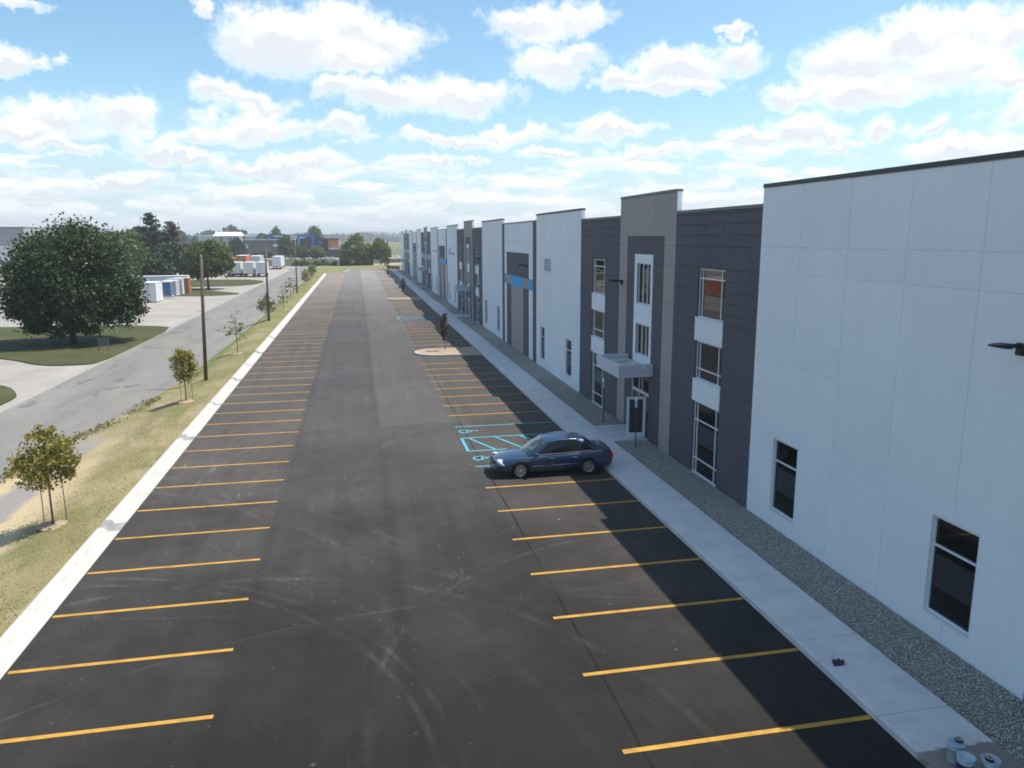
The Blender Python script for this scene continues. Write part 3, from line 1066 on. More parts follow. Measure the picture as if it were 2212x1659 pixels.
def zone(y0, y1, z0, z1, mat, ylines=(), zlines=(), holes=()):
    """a field of the wall cut by its joints; joints that stop short are given as (y, zlo, zhi)"""
    zs = sorted([z0, z1] + [z for z in zlines if z0 + 0.02 < z < z1 - 0.02])
    for a, b in zip(zs, zs[1:]):
        mid = (a + b) / 2
        yy = [y0, y1]
        for l in ylines:
            if isinstance(l, tuple):
                if l[1] <= mid <= l[2] and y0 + 0.02 < l[0] < y1 - 0.02:
                    yy.append(l[0])
            elif y0 + 0.02 < l < y1 - 0.02:
                yy.append(l)
        yy.sort()
        for c, d in zip(yy, yy[1:]):
            for r in minus((c, d, a, b), holes):
                if r[1] - r[0] > 0.03 and r[3] - r[2] > 0.03:
                    PANELS.append((*r, mat))


def section(y0, y1, top, mat, holes, cap='cap_metal', cap_h=0.12, name='wall_section'):
    """concrete behind the panels with the window openings, the end returns of the parapet and its coping"""
    mb = MB()
    for a, b, c, d in minus((y0, y1, -0.3, top - cap_h), holes):
        mb.add([(DEP, a, c), (DEP, b, c), (DEP, b, d), (DEP, a, d)], [(3, 2, 1, 0)])
    for a, b, c, d in holes:
        a, b = max(a, y0), min(b, y1)
        if b <= a:
            continue
        x0, x1 = 0.0, 0.16
        mb.add([(x0, a, c), (x1, a, c), (x1, a, d), (x0, a, d)], [(3, 2, 1, 0)])
        mb.add([(x0, b, c), (x1, b, c), (x1, b, d), (x0, b, d)], [(0, 1, 2, 3)])
        mb.add([(x0, a, c), (x0, b, c), (x1, b, c), (x1, a, c)], [(3, 2, 1, 0)])
        mb.add([(x0, a, d), (x0, b, d), (x1, b, d), (x1, a, d)], [(0, 1, 2, 3)])
        mb.add([(x1 + .05, a, c), (x1 + .05, b, c), (x1 + .05, b, d), (x1 + .05, a, d)], [(3, 2, 1, 0)])
    mb.mi = 1
    t = top - cap_h
    mb.add([(0.24, y0, 8), (0.24, y1, 8), (0.24, y1, t), (0.24, y0, t)], [(0, 1, 2, 3)])
    for yy, fl in ((y0, 1), (y1, 0)):
        q = (0, 1, 2, 3) if fl else (3, 2, 1, 0)
        mb.add([(DEP * .5, yy, 10.6), (0.24, yy, 10.6), (0.24, yy, t), (DEP * .5, yy, t)], [q])
    o = mb.build(name, [M[mat], M['white_wall']], bld)
    MB().cbox(-0.025, 0.27, y0 - 0.012, y1 + 0.012, t, top, 0.01).build('parapet_cap', M[cap], bld)
    return o


def window(y0, y1, z0, z1, vm=(), hm=(), bar=0.055, mat='alu', rec=0.07):
    """frame, mullions and one pane for each light; bars given as offsets"""
    WINDOWS.append((y0, y1, z0, z1, tuple(vm), tuple(hm), bar, mat, rec))
    return (y0, y1, z0, z1)


WHITE_Z = (0.58, 3.16, 3.60, 5.72, 6.60, 8.71, 9.57)
DARK_Z = (0.15, 0.58, 1.01, 1.44, 1.87, 2.30, 2.73, 3.16, 3.58, 4.01, 4.43, 4.85, 5.28, 5.70, 6.55, 6.98, 7.41, 7.83, 8.25, 8.68, 9.54, 9.97, 10.41, 10.80)
TOP_W, TOP_D, TOP_T, TOP_E = 11.68, 11.03, 11.97, 11.22


def white_panel(y0, y1, wins, mat='white_wall', first=None, cap='cap_dark'):
    holes = [window(a, b, 0.65, 3.16, (), (1.73,)) for a, b in wins]
    n = 5
    step_ = (y1 - y0) / n
    zone(y0, y1, -0.02, TOP_W - 0.13, mat, [y0 + step_ * i for i in range(1, n)], WHITE_Z, holes)
    section(y0, y1, TOP_W, mat, holes, cap, 0.13)


def dark_bay(yc, sgn):
    """charcoal bay beside an entrance; sgn -1 is the near one"""
    def Y(a, b):
        return (yc + a, yc + b) if sgn < 0 else (yc - b, yc - a)
    y0, y1 = Y(-10.95, -3.65)
    w0, w1 = Y(-8.45, -6.07)
    s0, s1 = Y(-8.45, -5.97) if sgn < 0 else Y(-8.45, -5.97)
    vm = (0.36, 2.05)
    h1 = window(w0, w1, 6.66, 8.66, vm, (1.57,))
    h2 = window(w0, w1, 4.09, 5.69, vm, (0.42,))
    h3 = window(w0, w1, 0.03, 3.15, vm, (0.63, 2.30))
    sp = [(s0, s1, 5.70, 6.64), (s0, s1, 3.16, 4.07)]
    holes = [h1, h2, h3]
    a, b = Y(-10.33, -4.12)
    yl_ = [a, b] + [(Y(q, q)[0], 8.68, 11.2) for q in (-8.62, -8.12, -6.55, -6.05)]
    zone(y0, y1, -0.02, TOP_D - 0.12, 'dark_wall', yl_, DARK_Z, holes + sp)
    section(y0, y1, TOP_D, 'dark_wall', holes)
    for k, q in enumerate(sp):
        mb = MB()
        zz = [q[2], q[3]] if k == 0 else [q[2], 3.58, q[3]]
        for za, zb in zip(zz, zz[1:]):
            mb.cbox(-0.03, DEP - 0.002, q[0], q[1], za + 0.004, zb - 0.004, 0.012)
        mb.box(-0.05, 0.02, q[0] - 0.01, q[1] + 0.01, q[3] - 0.002, q[3] + 0.03)
        mb.build('spandrel_panel', M['white_wall'], bld)


def tower(yc, door=True):
    y0, y1 = yc - 3.65, yc + 3.65
    wy0, wy1 = yc - 1.12, yc + 1.3
    g0, g1 = yc - 0.86, yc + 0.95
    vm = (0.58, 1.15)
    h1 = window(g0, g1, 6.65, 8.66, vm, ())
    h2 = window(g0, g1, 4.11, 5.67, vm, ())
    h3 = (yc - 0.98, yc + 1.42, 0.0, 3.30)
    holes = [h1, h2, h3]
    i0, i1 = yc - 2.39, yc + 2.48
    vl = [i0, yc - 1.19, yc + 1.27, i1]
    zone(y0, i0, -0.02, TOP_T - 0.12, 'grey_wall', [], (1.0, 2.3, 3.58, 4.85, 5.70, 7.0, 8.68, 9.54), [])
    zone(i1, y1, -0.02, TOP_T - 0.12, 'grey_wall', [], (1.0, 2.3, 3.58, 4.85, 5.70, 7.0, 8.68, 9.54), [])
    zone(i0, i1, 9.96, TOP_T - 0.12, 'grey_wall', vl, (), [])
    ws = (wy0, wy1, 3.32, 9.09)
    zone(i0, i1, -0.02, 9.96, 'dark_wall', [(yc + 1.27, 9.0, 10)], [z for z in DARK_Z if z < 9.8], [ws, h3])
    mb = MB()
    for r in minus(ws, [h1, h2]):
        mb.box(-0.02, DEP - 0.002, r[0], r[1], r[2], r[3])
    mb.build('white_surround', M['white_wall'], bld)
    section(y0, y1, TOP_T, 'grey_wall', holes)
    # entrance: storefront glazing, open door leaf and canopy
    a, b = h3[0], h3[1]
    fr = MB()
    fx0, fx1 = 0.05, 0.12
    for yy in (a, b - 0.06):
        fr.box(fx0, fx1, yy, yy + 0.06, 0.02, 3.29)
    fr.box(fx0, fx1, a + .06, b - .06, 3.22, 3.29)
    fr.box(fx0 - .02, fx1, a + .06, b - .06, 2.20, 2.34)
    f = fr.build('entrance_frame', M['alu'], bld)
    for yy in (yc + 0.02, yc + 0.42):
        MB().box(fx0 - .005, fx1, yy, yy + 0.05, 2.342, 3.218).build('mullion', M['alu'], f)
    MB().box(fx0 - .005, fx1, yc + 0.45, yc + 0.50, 0.02, 2.198).build('mullion', M['alu'], f)
    MB().box(0.09, 0.10, a + .03, b - .03, 0.03, 3.25).build('pane', M['window_glass'], f)
    # leaf swung outwards, hinged near side
    hy = yc - 0.72
    lm = MB()
    for x0, x1 in ((-0.97, -0.83), (-0.16, -0.02)):
        lm.box(x0, x1, -0.022, 0.022, 0.02, 2.19)
    lm.box(-0.83, -0.16, -0.022, 0.022, 2.06, 2.19)
    lm.box(-0.83, -0.16, -0.022, 0.022, 0.02, 0.38)
    dm = lm.build('entrance_door', M['alu'], bld, (0.0, hy, 0.0))
    dm.rotation_euler = (0, 0, R(-9 if door else -90))
    if door:
        dm['label'] = 'glazed door leaf standing open'
    else:
        dm.location = (0.02, hy, 0.0)
    MB().box(-0.87, -0.12, -0.006, 0.006, 0.29, 2.09).build('pane', M['door_glass'], dm)
    hm_ = MB()
    for s in (-1, 1):
        hm_.tube([(-0.91, s * 0.022, 0.95), (-0.91, s * 0.08, 0.95), (-0.91, s * 0.08, 1.22), (-0.91, s * 0.022, 1.22)], 0.013, 6)
    hm_.build('handle', M['alu'], dm)
    # canopy
    cy0, cy1, cx = yc - 1.44, yc + 2.05, -1.71
    cm = MB()
    for za, zb, o in ((3.31, 3.575, 0.0), (3.585, 3.90, -0.012)):
        cm.box(cx + o, cx + 0.10, cy0 + o, cy1 - o, za, zb)                 # front
        cm.box(cx + 0.10, 0.0, cy0 + o, cy0 + 0.10, za, zb)
        cm.box(cx + 0.10, 0.0, cy1 - 0.10, cy1 - o, za, zb)
    cm.box(cx + 0.10, 0.0, cy0 + 0.10, cy1 - 0.10, 3.315, 3.36)
    cn = cm.build('canopy', M['canopy_metal'], bld)
    MB().box(cx + 0.10, 0.0, cy0 + 0.10, cy1 - 0.10, 3.62, 3.70).build('canopy_roof', M['membrane'], cn)
    MB().box(-0.55, -0.36, cy0 - 0.035, cy0 + 0.02, 3.68, 3.86).build('scupper', M['alu'], cn)
    rim = MB()
    rim.box(cx - 0.02, cx + 0.12, cy0 - 0.02, cy1 + 0.02, 3.90, 3.925)
    rim.box(cx + 0.12, 0.0, cy0 - 0.02, cy0 + 0.12, 3.90, 3.925)
    rim.box(cx + 0.12, 0.0, cy1 - 0.12, cy1 + 0.02, 3.90, 3.925)
    rim.build('canopy_rim', M['alu'], cn)


def blue_bay(y0, y1, part=None):
    """white field with charcoal edge strips, a charcoal and grey panel set into it, and the blue band"""
    s = 1.25
    zone(y0, y0 + s, -0.02, TOP_E - 0.1, 'dark_wall', [], (5.72, 6.57, 8.68, 9.54), [])
    zone(y1 - s + .05, y1, -0.02, TOP_E - 0.1, 'dark_wall', [], (5.72, 6.57, 8.68, 9.54), [])
    a, b = y0 + s, y1 - s + .05
    c, d = y0 + 2.72, y1 - 2.25
    mid = [(y0 + 4.9, y0 + 10.05)]
    band = (5.69, 6.56)
    zone(a, c, -0.02, band[0], 'white_wall', [], WHITE_Z, [])
    zone(d, b, -0.02, band[0], 'white_wall', [], WHITE_Z, [])
    zone(a, c, band[0], band[1], 'blue_wall')
    zone(d, b, band[0], band[1], 'blue_wall')
    zone(a, c, band[1], 8.6, 'white_wall')
    zone(d, b, band[1], 8.6, 'white_wall')
    zone(a, b, 8.6, TOP_E - 0.1, 'white_wall', [a + (b - a) * q for q in (.25, .5, .75)], (9.57,), [])
    m0, m1 = y0 + 4.88, y0 + 10.05
    zone(c, d, band[1], 8.6, 'dark_wall')
    zone(c, m0, band[0], band[1], 'grey_wall')
    zone(m1, d, band[0], band[1], 'grey_wall')
    zone(m0, m1, band[0], band[1], 'blue_wall')
    zone(c, m0, -0.02, band[0], 'dark_wall')
    zone(m1, d, -0.02, band[0], 'dark_wall')
    zone(m0, m1, -0.02, band[0], 'grey_wall')
    section(y0, y1, TOP_E, 'dark_wall', [], 'cap_metal', 0.1)


YC = 35.55
blue_bay(-2.1, 12.45)
for k in range(4):
    yc = YC + PER * k
    white_panel(yc - 23.1, yc - 10.95, [(yc - 21.47, yc - 20.01), (yc - 14.0, yc - 12.53)])
    dark_bay(yc, -1)
    tower(yc, k == 0)
    dark_bay(yc, 1)
    if k < 3:
        white_panel(yc + 10.95, yc + 23.15, [(yc + 12.9, yc + 14.38), (yc + 20.4, yc + 21.75)])
        blue_bay(yc + 23.15, yc + 37.6)
    else:
        white_panel(yc + 10.95, yc + 26.0, [(yc + 12.9, yc + 14.38)])
YEND = YC + PER * 3 + 26.0

# the body behind the front, and its roof
MB().box(0.26, 62, -2.1, YEND, -0.3, 9.9).build('building_body', M['white_wall'], bld)
MB().box(0.25, 62.1, -2.2, YEND + .1, 9.9, 10.05).build('roof', M['roof'], bld)

# panels: the largest in view as parts, the rest joined
def seen(p):
    y = max(1.0, (p[0] + p[1]) / 2)
    return (p[1] - p[0]) * (p[3] - p[2]) / y ** 3 * (1 if p[1] > 11 else 0)


def panel_into(mb, w, h, oy=0.0, oz=0.0, x=0.0):
    g, c, cz = 0.002, 0.011, 0.024
    a, b, e, f = oy + g, oy + w - g, oz + 2 * g, oz + h - 2 * g
    v = [(x + DEP, a, e), (x + DEP, b, e), (x + DEP, b, f), (x + DEP, a, f), (x, a + c, e + .008), (x, b - c, e + .008), (x, b - c, f - cz), (x, a + c, f - cz)]
    mb.add(v, [(7, 6, 5, 4), (4, 5, 1, 0), (5, 6, 2, 1), (6, 7, 3, 2), (7, 4, 0, 3)])


PANELS.sort(key=seen, reverse=True)
pm = {}
for p in PANELS[:296]:
    key = (round(p[1] - p[0], 3), round(p[3] - p[2], 3), p[4])
    if key not in pm:
        mb = MB()
        panel_into(mb, key[0], key[1])
        pm[key] = mb.mesh('wall_panel', M[p[4]])
    mesh_obj('wall_panel', pm[key], bld, (0, p[0], p[2]))
mb = MB()
wm = ['white_wall', 'dark_wall', 'grey_wall', 'blue_wall']
for p in PANELS[296:]:
    mb.mi = wm.index(p[4])
    panel_into(mb, p[1] - p[0], p[3] - p[2], p[0], p[2])
far = mb.build('wall_panel', [M[q] for q in wm], bld)
far['kind'] = 'stuff'

# windows
wmesh = {}


def window_object(y0, y1, z0, z1, vm, hm, bar, mat, rec):
    w, h = y1 - y0, z1 - z0
    key = (round(w, 3), round(h, 3), vm, hm, mat)
    if key not in wmesh:
        fr = MB()
        x0, x1 = rec, rec + 0.07
        fr.box(x0, x1, 0.003, bar, 0.003, h - .003)
        fr.box(x0, x1, w - bar, w - .003, 0.003, h - .003)
        fr.box(x0, x1, bar, w - bar, 0.003, bar)
        fr.box(x0, x1, bar, w - bar, h - bar, h - .003)
        fr.box(-0.03, x0, -0.02, w + 0.02, -0.025, 0.012)          # sill
        bars = []
        vs = [bar] + [q for v in vm for q in (v, v + bar)] + [w - bar]
        hs = [bar] + [q for v in hm for q in (v, v + bar)] + [h - bar]
        for v in vm:
            bars.append(MB().box(x0 + .002, x1, v, v + bar, bar, h - bar).mesh('mullion', M[mat]))
        for v in hm:
            for a, b in zip(vs[::2], vs[1::2]):
                bars.append(MB().box(x0 + .004, x1, a, b, v, v + bar).mesh('mullion', M[mat]))
        panes = []
        for a, b in zip(vs[::2], vs[1::2]):
            for c, d in zip(hs[::2], hs[1::2]):
                panes.append(MB().box(x1 - .025, x1 - .015, a - .01, b + .01, c - .01, d + .01).mesh('pane', M['window_glass']))
        wmesh[key] = (fr.mesh('window', M[mat]), bars, panes)
    fm, bars, panes = wmesh[key]
    o = mesh_obj('window', fm, bld, (0, y0, z0))
    for b in bars:
        mesh_obj('mullion', b, o)
    for p in panes:
        mesh_obj('pane', p, o)


for w in WINDOWS:
    window_object(*w)

# louvred vent in the white panel past the entrance
for k in range(3):
    yv = YC + PER * k + 18.45
    mb = MB()
    mb.box(-0.03, 0.0, yv, yv + 0.09, 7.38, 8.42).box(-0.03, 0.0, yv + 2.0, yv + 2.09, 7.38, 8.42)
    mb.box(-0.03, 0.0, yv + .09, yv + 2.0, 8.34, 8.42).box(-0.03, 0.0, yv + .09, yv + 2.0, 7.38, 7.45)
    v = mb.build('louvre_vent', M['alu'], bld)
    MB().box(-0.006, -0.002, yv + .09, yv + 2.0, 7.45, 8.34).build('louvre_back', M['dark_wall'], v)
    for i in range(6):
        z = 7.47 + i * 0.145
        s = MB()
        s.add([(-0.008, yv + .1, z + .085), (-0.008, yv + 1.99, z + .085), (-0.07, yv + 1.99, z), (-0.07, yv + .1, z), (-0.008, yv + .1, z + .068), (-0.008, yv + 1.99, z + .068), (-0.06, yv + 1.99, z - .015), (-0.06, yv + .1, z - .015)],
              [(0, 1, 2, 3), (7, 6, 5, 4), (3, 2, 6, 7), (0, 3, 7, 4), (1, 5, 6, 2)])
        s.build('slat', M['canopy_metal'], v)

# wall lights on short arms
mb = MB()
mb.cbox(-0.10, 0.0, -0.09, 0.09, -0.16, 0.10, 0.015)
mb.add([(-0.10, -0.05, 0.08), (-0.10, 0.05, 0.08), (-0.10, 0.05, -0.02), (-0.10, -0.05, -0.02), (-0.34, -0.05, 0.10), (-0.34, 0.05, 0.10), (-0.34, 0.05, 0.05), (-0.34, -0.05, 0.05)],
       [(0, 1, 5, 4), (3, 7, 6, 2), (0, 4, 7, 3), (1, 2, 6, 5)])
arm = mb.mesh('wall_light', M['black_metal'])
mb = MB()
prof = [(-0.30, .09, .02, .10), (-0.42, .16, .0, .11), (-0.62, .17, .02, .10), (-0.76, .13, .05, .085), (-0.80, .05, .065, .075)]
v = []
for x, hw, z0, z1 in prof:
    v += [(x, -hw, z0), (x, hw, z0), (x, hw * .8, z1), (x, -hw * .8, z1)]
f = [(0, 1, 2, 3)]
for i in range(len(prof) - 1):
    for k in range(4):
        f.append((i * 4 + k, i * 4 + 4 + k, i * 4 + 4 + (k + 1) % 4, i * 4 + (k + 1) % 4))
f.append((19, 18, 17, 16))
mb.add(v, f)
head = mb.mesh('lamp_head', M['black_metal'])
for yy in (13.55, 38.69, 62.4, 87.0, 111.1, 135.3, 159.5, 183.8, 208.0):
    o = mesh_obj('wall_light', arm, bld, (0, yy, 7.6))
    mesh_obj('lamp_head', head, o)

# ------------------------------------------------------------------ accessible parking signs
def sign_mesh():
    post = MB().box(-0.02, 0.02, -0.025, 0.025, 0, 2.46).mesh('post', M['dark_steel'])
    plate = MB().cbox(-0.035, -0.022, -0.155, 0.155, 1.98, 2.46, 0.004).mesh('sign_plate', M['alu'])
    return post, plate


M['sign_blue'] = material('sign_blue', (0.03, 0.19, 0.45), 0.45, 0.03, 3.0)
post, plate = sign_mesh()
mb = MB()
mb.add([(-0.037, y, z) for y, z in ((0.13, 2.02), (-0.13, 2.02), (-0.13, 2.30), (0.13, 2.30))], [(3, 2, 1, 0)])
field = mb.mesh('sign_panel', M['sign_blue'])
mb = MB()
def ssym(u, v):
    return (-0.0385, -v * 0.24, 2.05 + u * 0.24)
def sq(p, q, w):
    mb.add([ssym(c[0], c[1]) for c in stroke(p, q, w)], [(0, 1, 2, 3)])
for k in range(26):
    p, q = Vector(pts[k]), Vector(pts[k + 1])
    c = Vector((0.33, -0.02))
    i0, i1 = c + (p - c) * 0.66, c + (q - c) * 0.66
    mb.add([ssym(*p), ssym(*q), ssym(*i1), ssym(*i0)], [(3, 2, 1, 0)])
sq((0.40, -0.05), (0.84, -0.05), 0.11)
mb.add([ssym(0.94 + 0.085 * math.cos(2 * math.pi * i / 12), -0.05 + 0.085 * math.sin(2 * math.pi * i / 12)) for i in range(12)], [tuple(range(12))])
wsym = mb.mesh('wheelchair_symbol', M['alu'])
labels = ['blue and white accessible parking sign on post beside the cardboard sheet', 'blue and white accessible parking sign on post in front of the open entrance door']
spots = [(12.70, 38.45), (12.66, 33.35)]
for k in range(4):
    for j, (x, y) in enumerate(spots):
        lab = labels[j] if k == 0 else ('small accessible parking sign on far side of the %s entrance walk' if j == 0 else 'small accessible parking sign on near side of the %s entrance walk') % ('', 'second', 'third', 'farthest')[k]
        r = empty('parking_sign', (x, y + PER * k, 0.04), lab, 'parking sign', 'accessible parking signs along the gravel strip')
        mesh_obj('post', post, r)
        pl = mesh_obj('sign_plate', plate, r)
        mesh_obj('sign_panel', field, pl)
        mesh_obj('wheelchair_symbol', wsym, pl)

# ------------------------------------------------------------------ blue sedan
def car_paint(name, c):
    m = bpy.data.materials.new(name)
    m.use_nodes = True
    b = m.node_tree.nodes['Principled BSDF']
    b.inputs['Base Color'].default_value = rgb(c)
    b.inputs['Metallic'].default_value = 0.35
    b.inputs['Roughness'].default_value = 0.32
    b.inputs['Coat Weight'].default_value = 1.0
    b.inputs['Coat Roughness'].default_value = 0.04
    return m


M['car_blue'] = car_paint('dark_blue_car_paint', (0.012, 0.034, 0.088))
M['rubber'] = material('tyre_rubber', (0.014, 0.014, 0.015), 0.85, 0.1, 10)
M['alloy'] = material('alloy_wheel', (0.42, 0.42, 0.43), 0.32, 0.05, 5, metal=0.75)
M['chrome'] = material('chrome_trim', (0.75, 0.76, 0.78), 0.15, 0.02, 2, metal=1.0)
M['well'] = material('wheel_well_black', (0.006, 0.006, 0.006), 0.9, 0.1, 4)
M['lamp_clear'] = material('headlamp_lens', (0.50, 0.51, 0.53), 0.25, 0.1, 12, spec=0.5)
M['lamp_amber'] = material('amber_lens', (0.6, 0.22, 0.05), 0.2, 0.1, 12)
M['lamp_red'] = material('red_lamp_lens', (0.33, 0.012, 0.014), 0.15, 0.1, 8, spec=0.7)
M['black_trim'] = material('black_trim', (0.012, 0.012, 0.013), 0.5, 0.1, 6)

WFX, WRX, WR = 1.50, -1.46, 0.335


def sedan_body():
    """closed lofted body, rounded by subdivision, wheel openings cut out"""
    st = [  # x, half width, bottom, shoulder, centre
        (2.56, 0.55, 0.34, 0.52, 0.55), (2.52, 0.70, 0.24, 0.62, 0.66), (2.36, 0.84, 0.20, 0.72, 0.77), (2.05, 0.90, 0.19, 0.80, 0.86),
        (1.55, 0.935, 0.19, 0.87, 0.945), (1.05, 0.945, 0.19, 0.92, 0.995), (0.3, 0.95, 0.18, 0.945, 1.0), (-0.6, 0.95, 0.18, 0.965, 1.02), (-1.3, 0.95, 0.19, 0.985, 1.05),
        (-1.8, 0.945, 0.20, 1.01, 1.11), (-2.2, 0.915, 0.22, 1.03, 1.13), (-2.48, 0.86, 0.26, 1.02, 1.10), (-2.59, 0.76, 0.32, 0.86, 0.93), (-2.60, 0.62, 0.38, 0.62, 0.66)]
    bm = bmesh.new()
    rings = []
    for x, w, zb, zs, zc in st:
        half = [(0, zb), (w * .78, zb), (w * .95, zb + .07), (w * .995, zb + .22), (w, zb + (zs - zb) * .58), (w * .985, zs - .10), (w * .93, zs - .015), (w * .84, zs + .012), (w * .45, zc - .012), (0, zc)]
        full = [(y, z) for y, z in half] + [(-y, z) for y, z in half[-2:0:-1]]
        rings.append([bm.verts.new((x, y, z)) for y, z in full])
    n = len(rings[0])
    for a, b in zip(rings, rings[1:]):
        for k in range(n):
            bm.faces.new((a[k], a[(k + 1) % n], b[(k + 1) % n], b[k]))
    bm.faces.new(rings[0][::-1])
    bm.faces.new(rings[-1])
    bmesh.ops.recalc_face_normals(bm, faces=bm.faces)
    me = bpy.data.meshes.new('body')
    bm.to_mesh(me)
    bm.free()
    me.materials.append(M['car_blue'])
    me.materials.append(M['well'])
    o = link(bpy.data.objects.new('body', me))
    s = o.modifiers.new('s', 'SUBSURF')
    s.levels = s.render_levels = 2
    mb = MB()
    mb.mi = 1
    for wx in (WFX, WRX):
        for sd in (-1, 1):
            mb.lathe([(0.0, sd * 0.62), (0.385, sd * 0.62), (0.39, sd * 1.05), (0.0, sd * 1.05)], (wx, 0, WR + 0.01), 'y', 36)
    cme = mb.mesh('cut', [M['car_blue'], M['well']])
    bm = bmesh.new()
    bm.from_mesh(cme)
    bmesh.ops.remove_doubles(bm, verts=bm.verts, dist=1e-4)
    bmesh.ops.recalc_face_normals(bm, faces=bm.faces)
    bm.to_mesh(cme)
    bm.free()
    c = link(bpy.data.objects.new('cut', cme))
    bo = o.modifiers.new('b', 'BOOLEAN')
    bo.object = c
    bo.operation = 'DIFFERENCE'
    bo.solver = 'EXACT'
    dg = bpy.context.evaluated_depsgraph_get()
    nm = bpy.data.meshes.new_from_object(o.evaluated_get(dg))
    nm.name = 'body'
    bpy.data.objects.remove(o)
    bpy.data.objects.remove(c)
    nm.polygons.foreach_set('use_smooth', [True] * len(nm.polygons))
    nm.set_sharp_from_angle(angle=R(40))
    return nm


def grid_patch(mb, fn, nu, nv, flip=False):
    v = [fn(i / nu, j / nv) for j in range(nv + 1) for i in range(nu + 1)]
    f = []
    for j in range(nv):
        for i in range(nu):
            a = j * (nu + 1) + i
            q = (a, a + 1, a + nu + 2, a + nu + 1)
            f.append(q[::-1] if flip else q)
    sm, mb.sm = mb.sm, True
    mb.add(v, f)
    mb.sm = sm


def lerp(a, b, k):
    return a + (b - a) * k


BELT_F, BELT_R = Vector((1.12, 0.83, 0.93)), Vector((-1.95, 0.80, 1.02))
ROOF_F, ROOF_R = Vector((0.30, 0.61, 1.47)), Vector((-1.28, 0.58, 1.47))


def belt(t):
    p = lerp(BELT_F, BELT_R, t)
    return Vector((p.x, p.y + 0.05 * 4 * t * (1 - t), p.z))


def roofe(t):
    p = lerp(ROOF_F, ROOF_R, t)
    return Vector((p.x, p.y + 0.035 * 4 * t * (1 - t), p.z + 0.085 * 4 * t * (1 - t)))


def side(t, v, off=0.0):
    p = lerp(belt(t), roofe(t), v)
    p.y += 0.045 * 4 * v * (1 - v) + off
    return p


def wind(u, v, off=0.0):          # windscreen, u across
    p = side(0, v)
    s = (1 - 2 * u)
    return Vector((p.x + (0.20 * (1 - v) + 0.09 * v) * (1 - s * s) + off, p.y * s, p.z + 0.035 * v * (1 - s * s) + off * .6))


def rear(u, v, off=0.0):
    p = side(1, v)
    s = (1 - 2 * u)
    return Vector((p.x - (0.16 * (1 - v) + 0.07 * v) * (1 - s * s) - off, p.y * s, p.z + 0.035 * v * (1 - s * s) + off * .6))


def roof_pt(t, u):
    p = roofe(t)
    s = (1 - 2 * u)
    return Vector((p.x + lerp(0.09, -0.07, t) * (1 - s * s), p.y * s, p.z + (0.035 + 0.02 * 4 * t * (1 - t)) * (1 - s * s)))


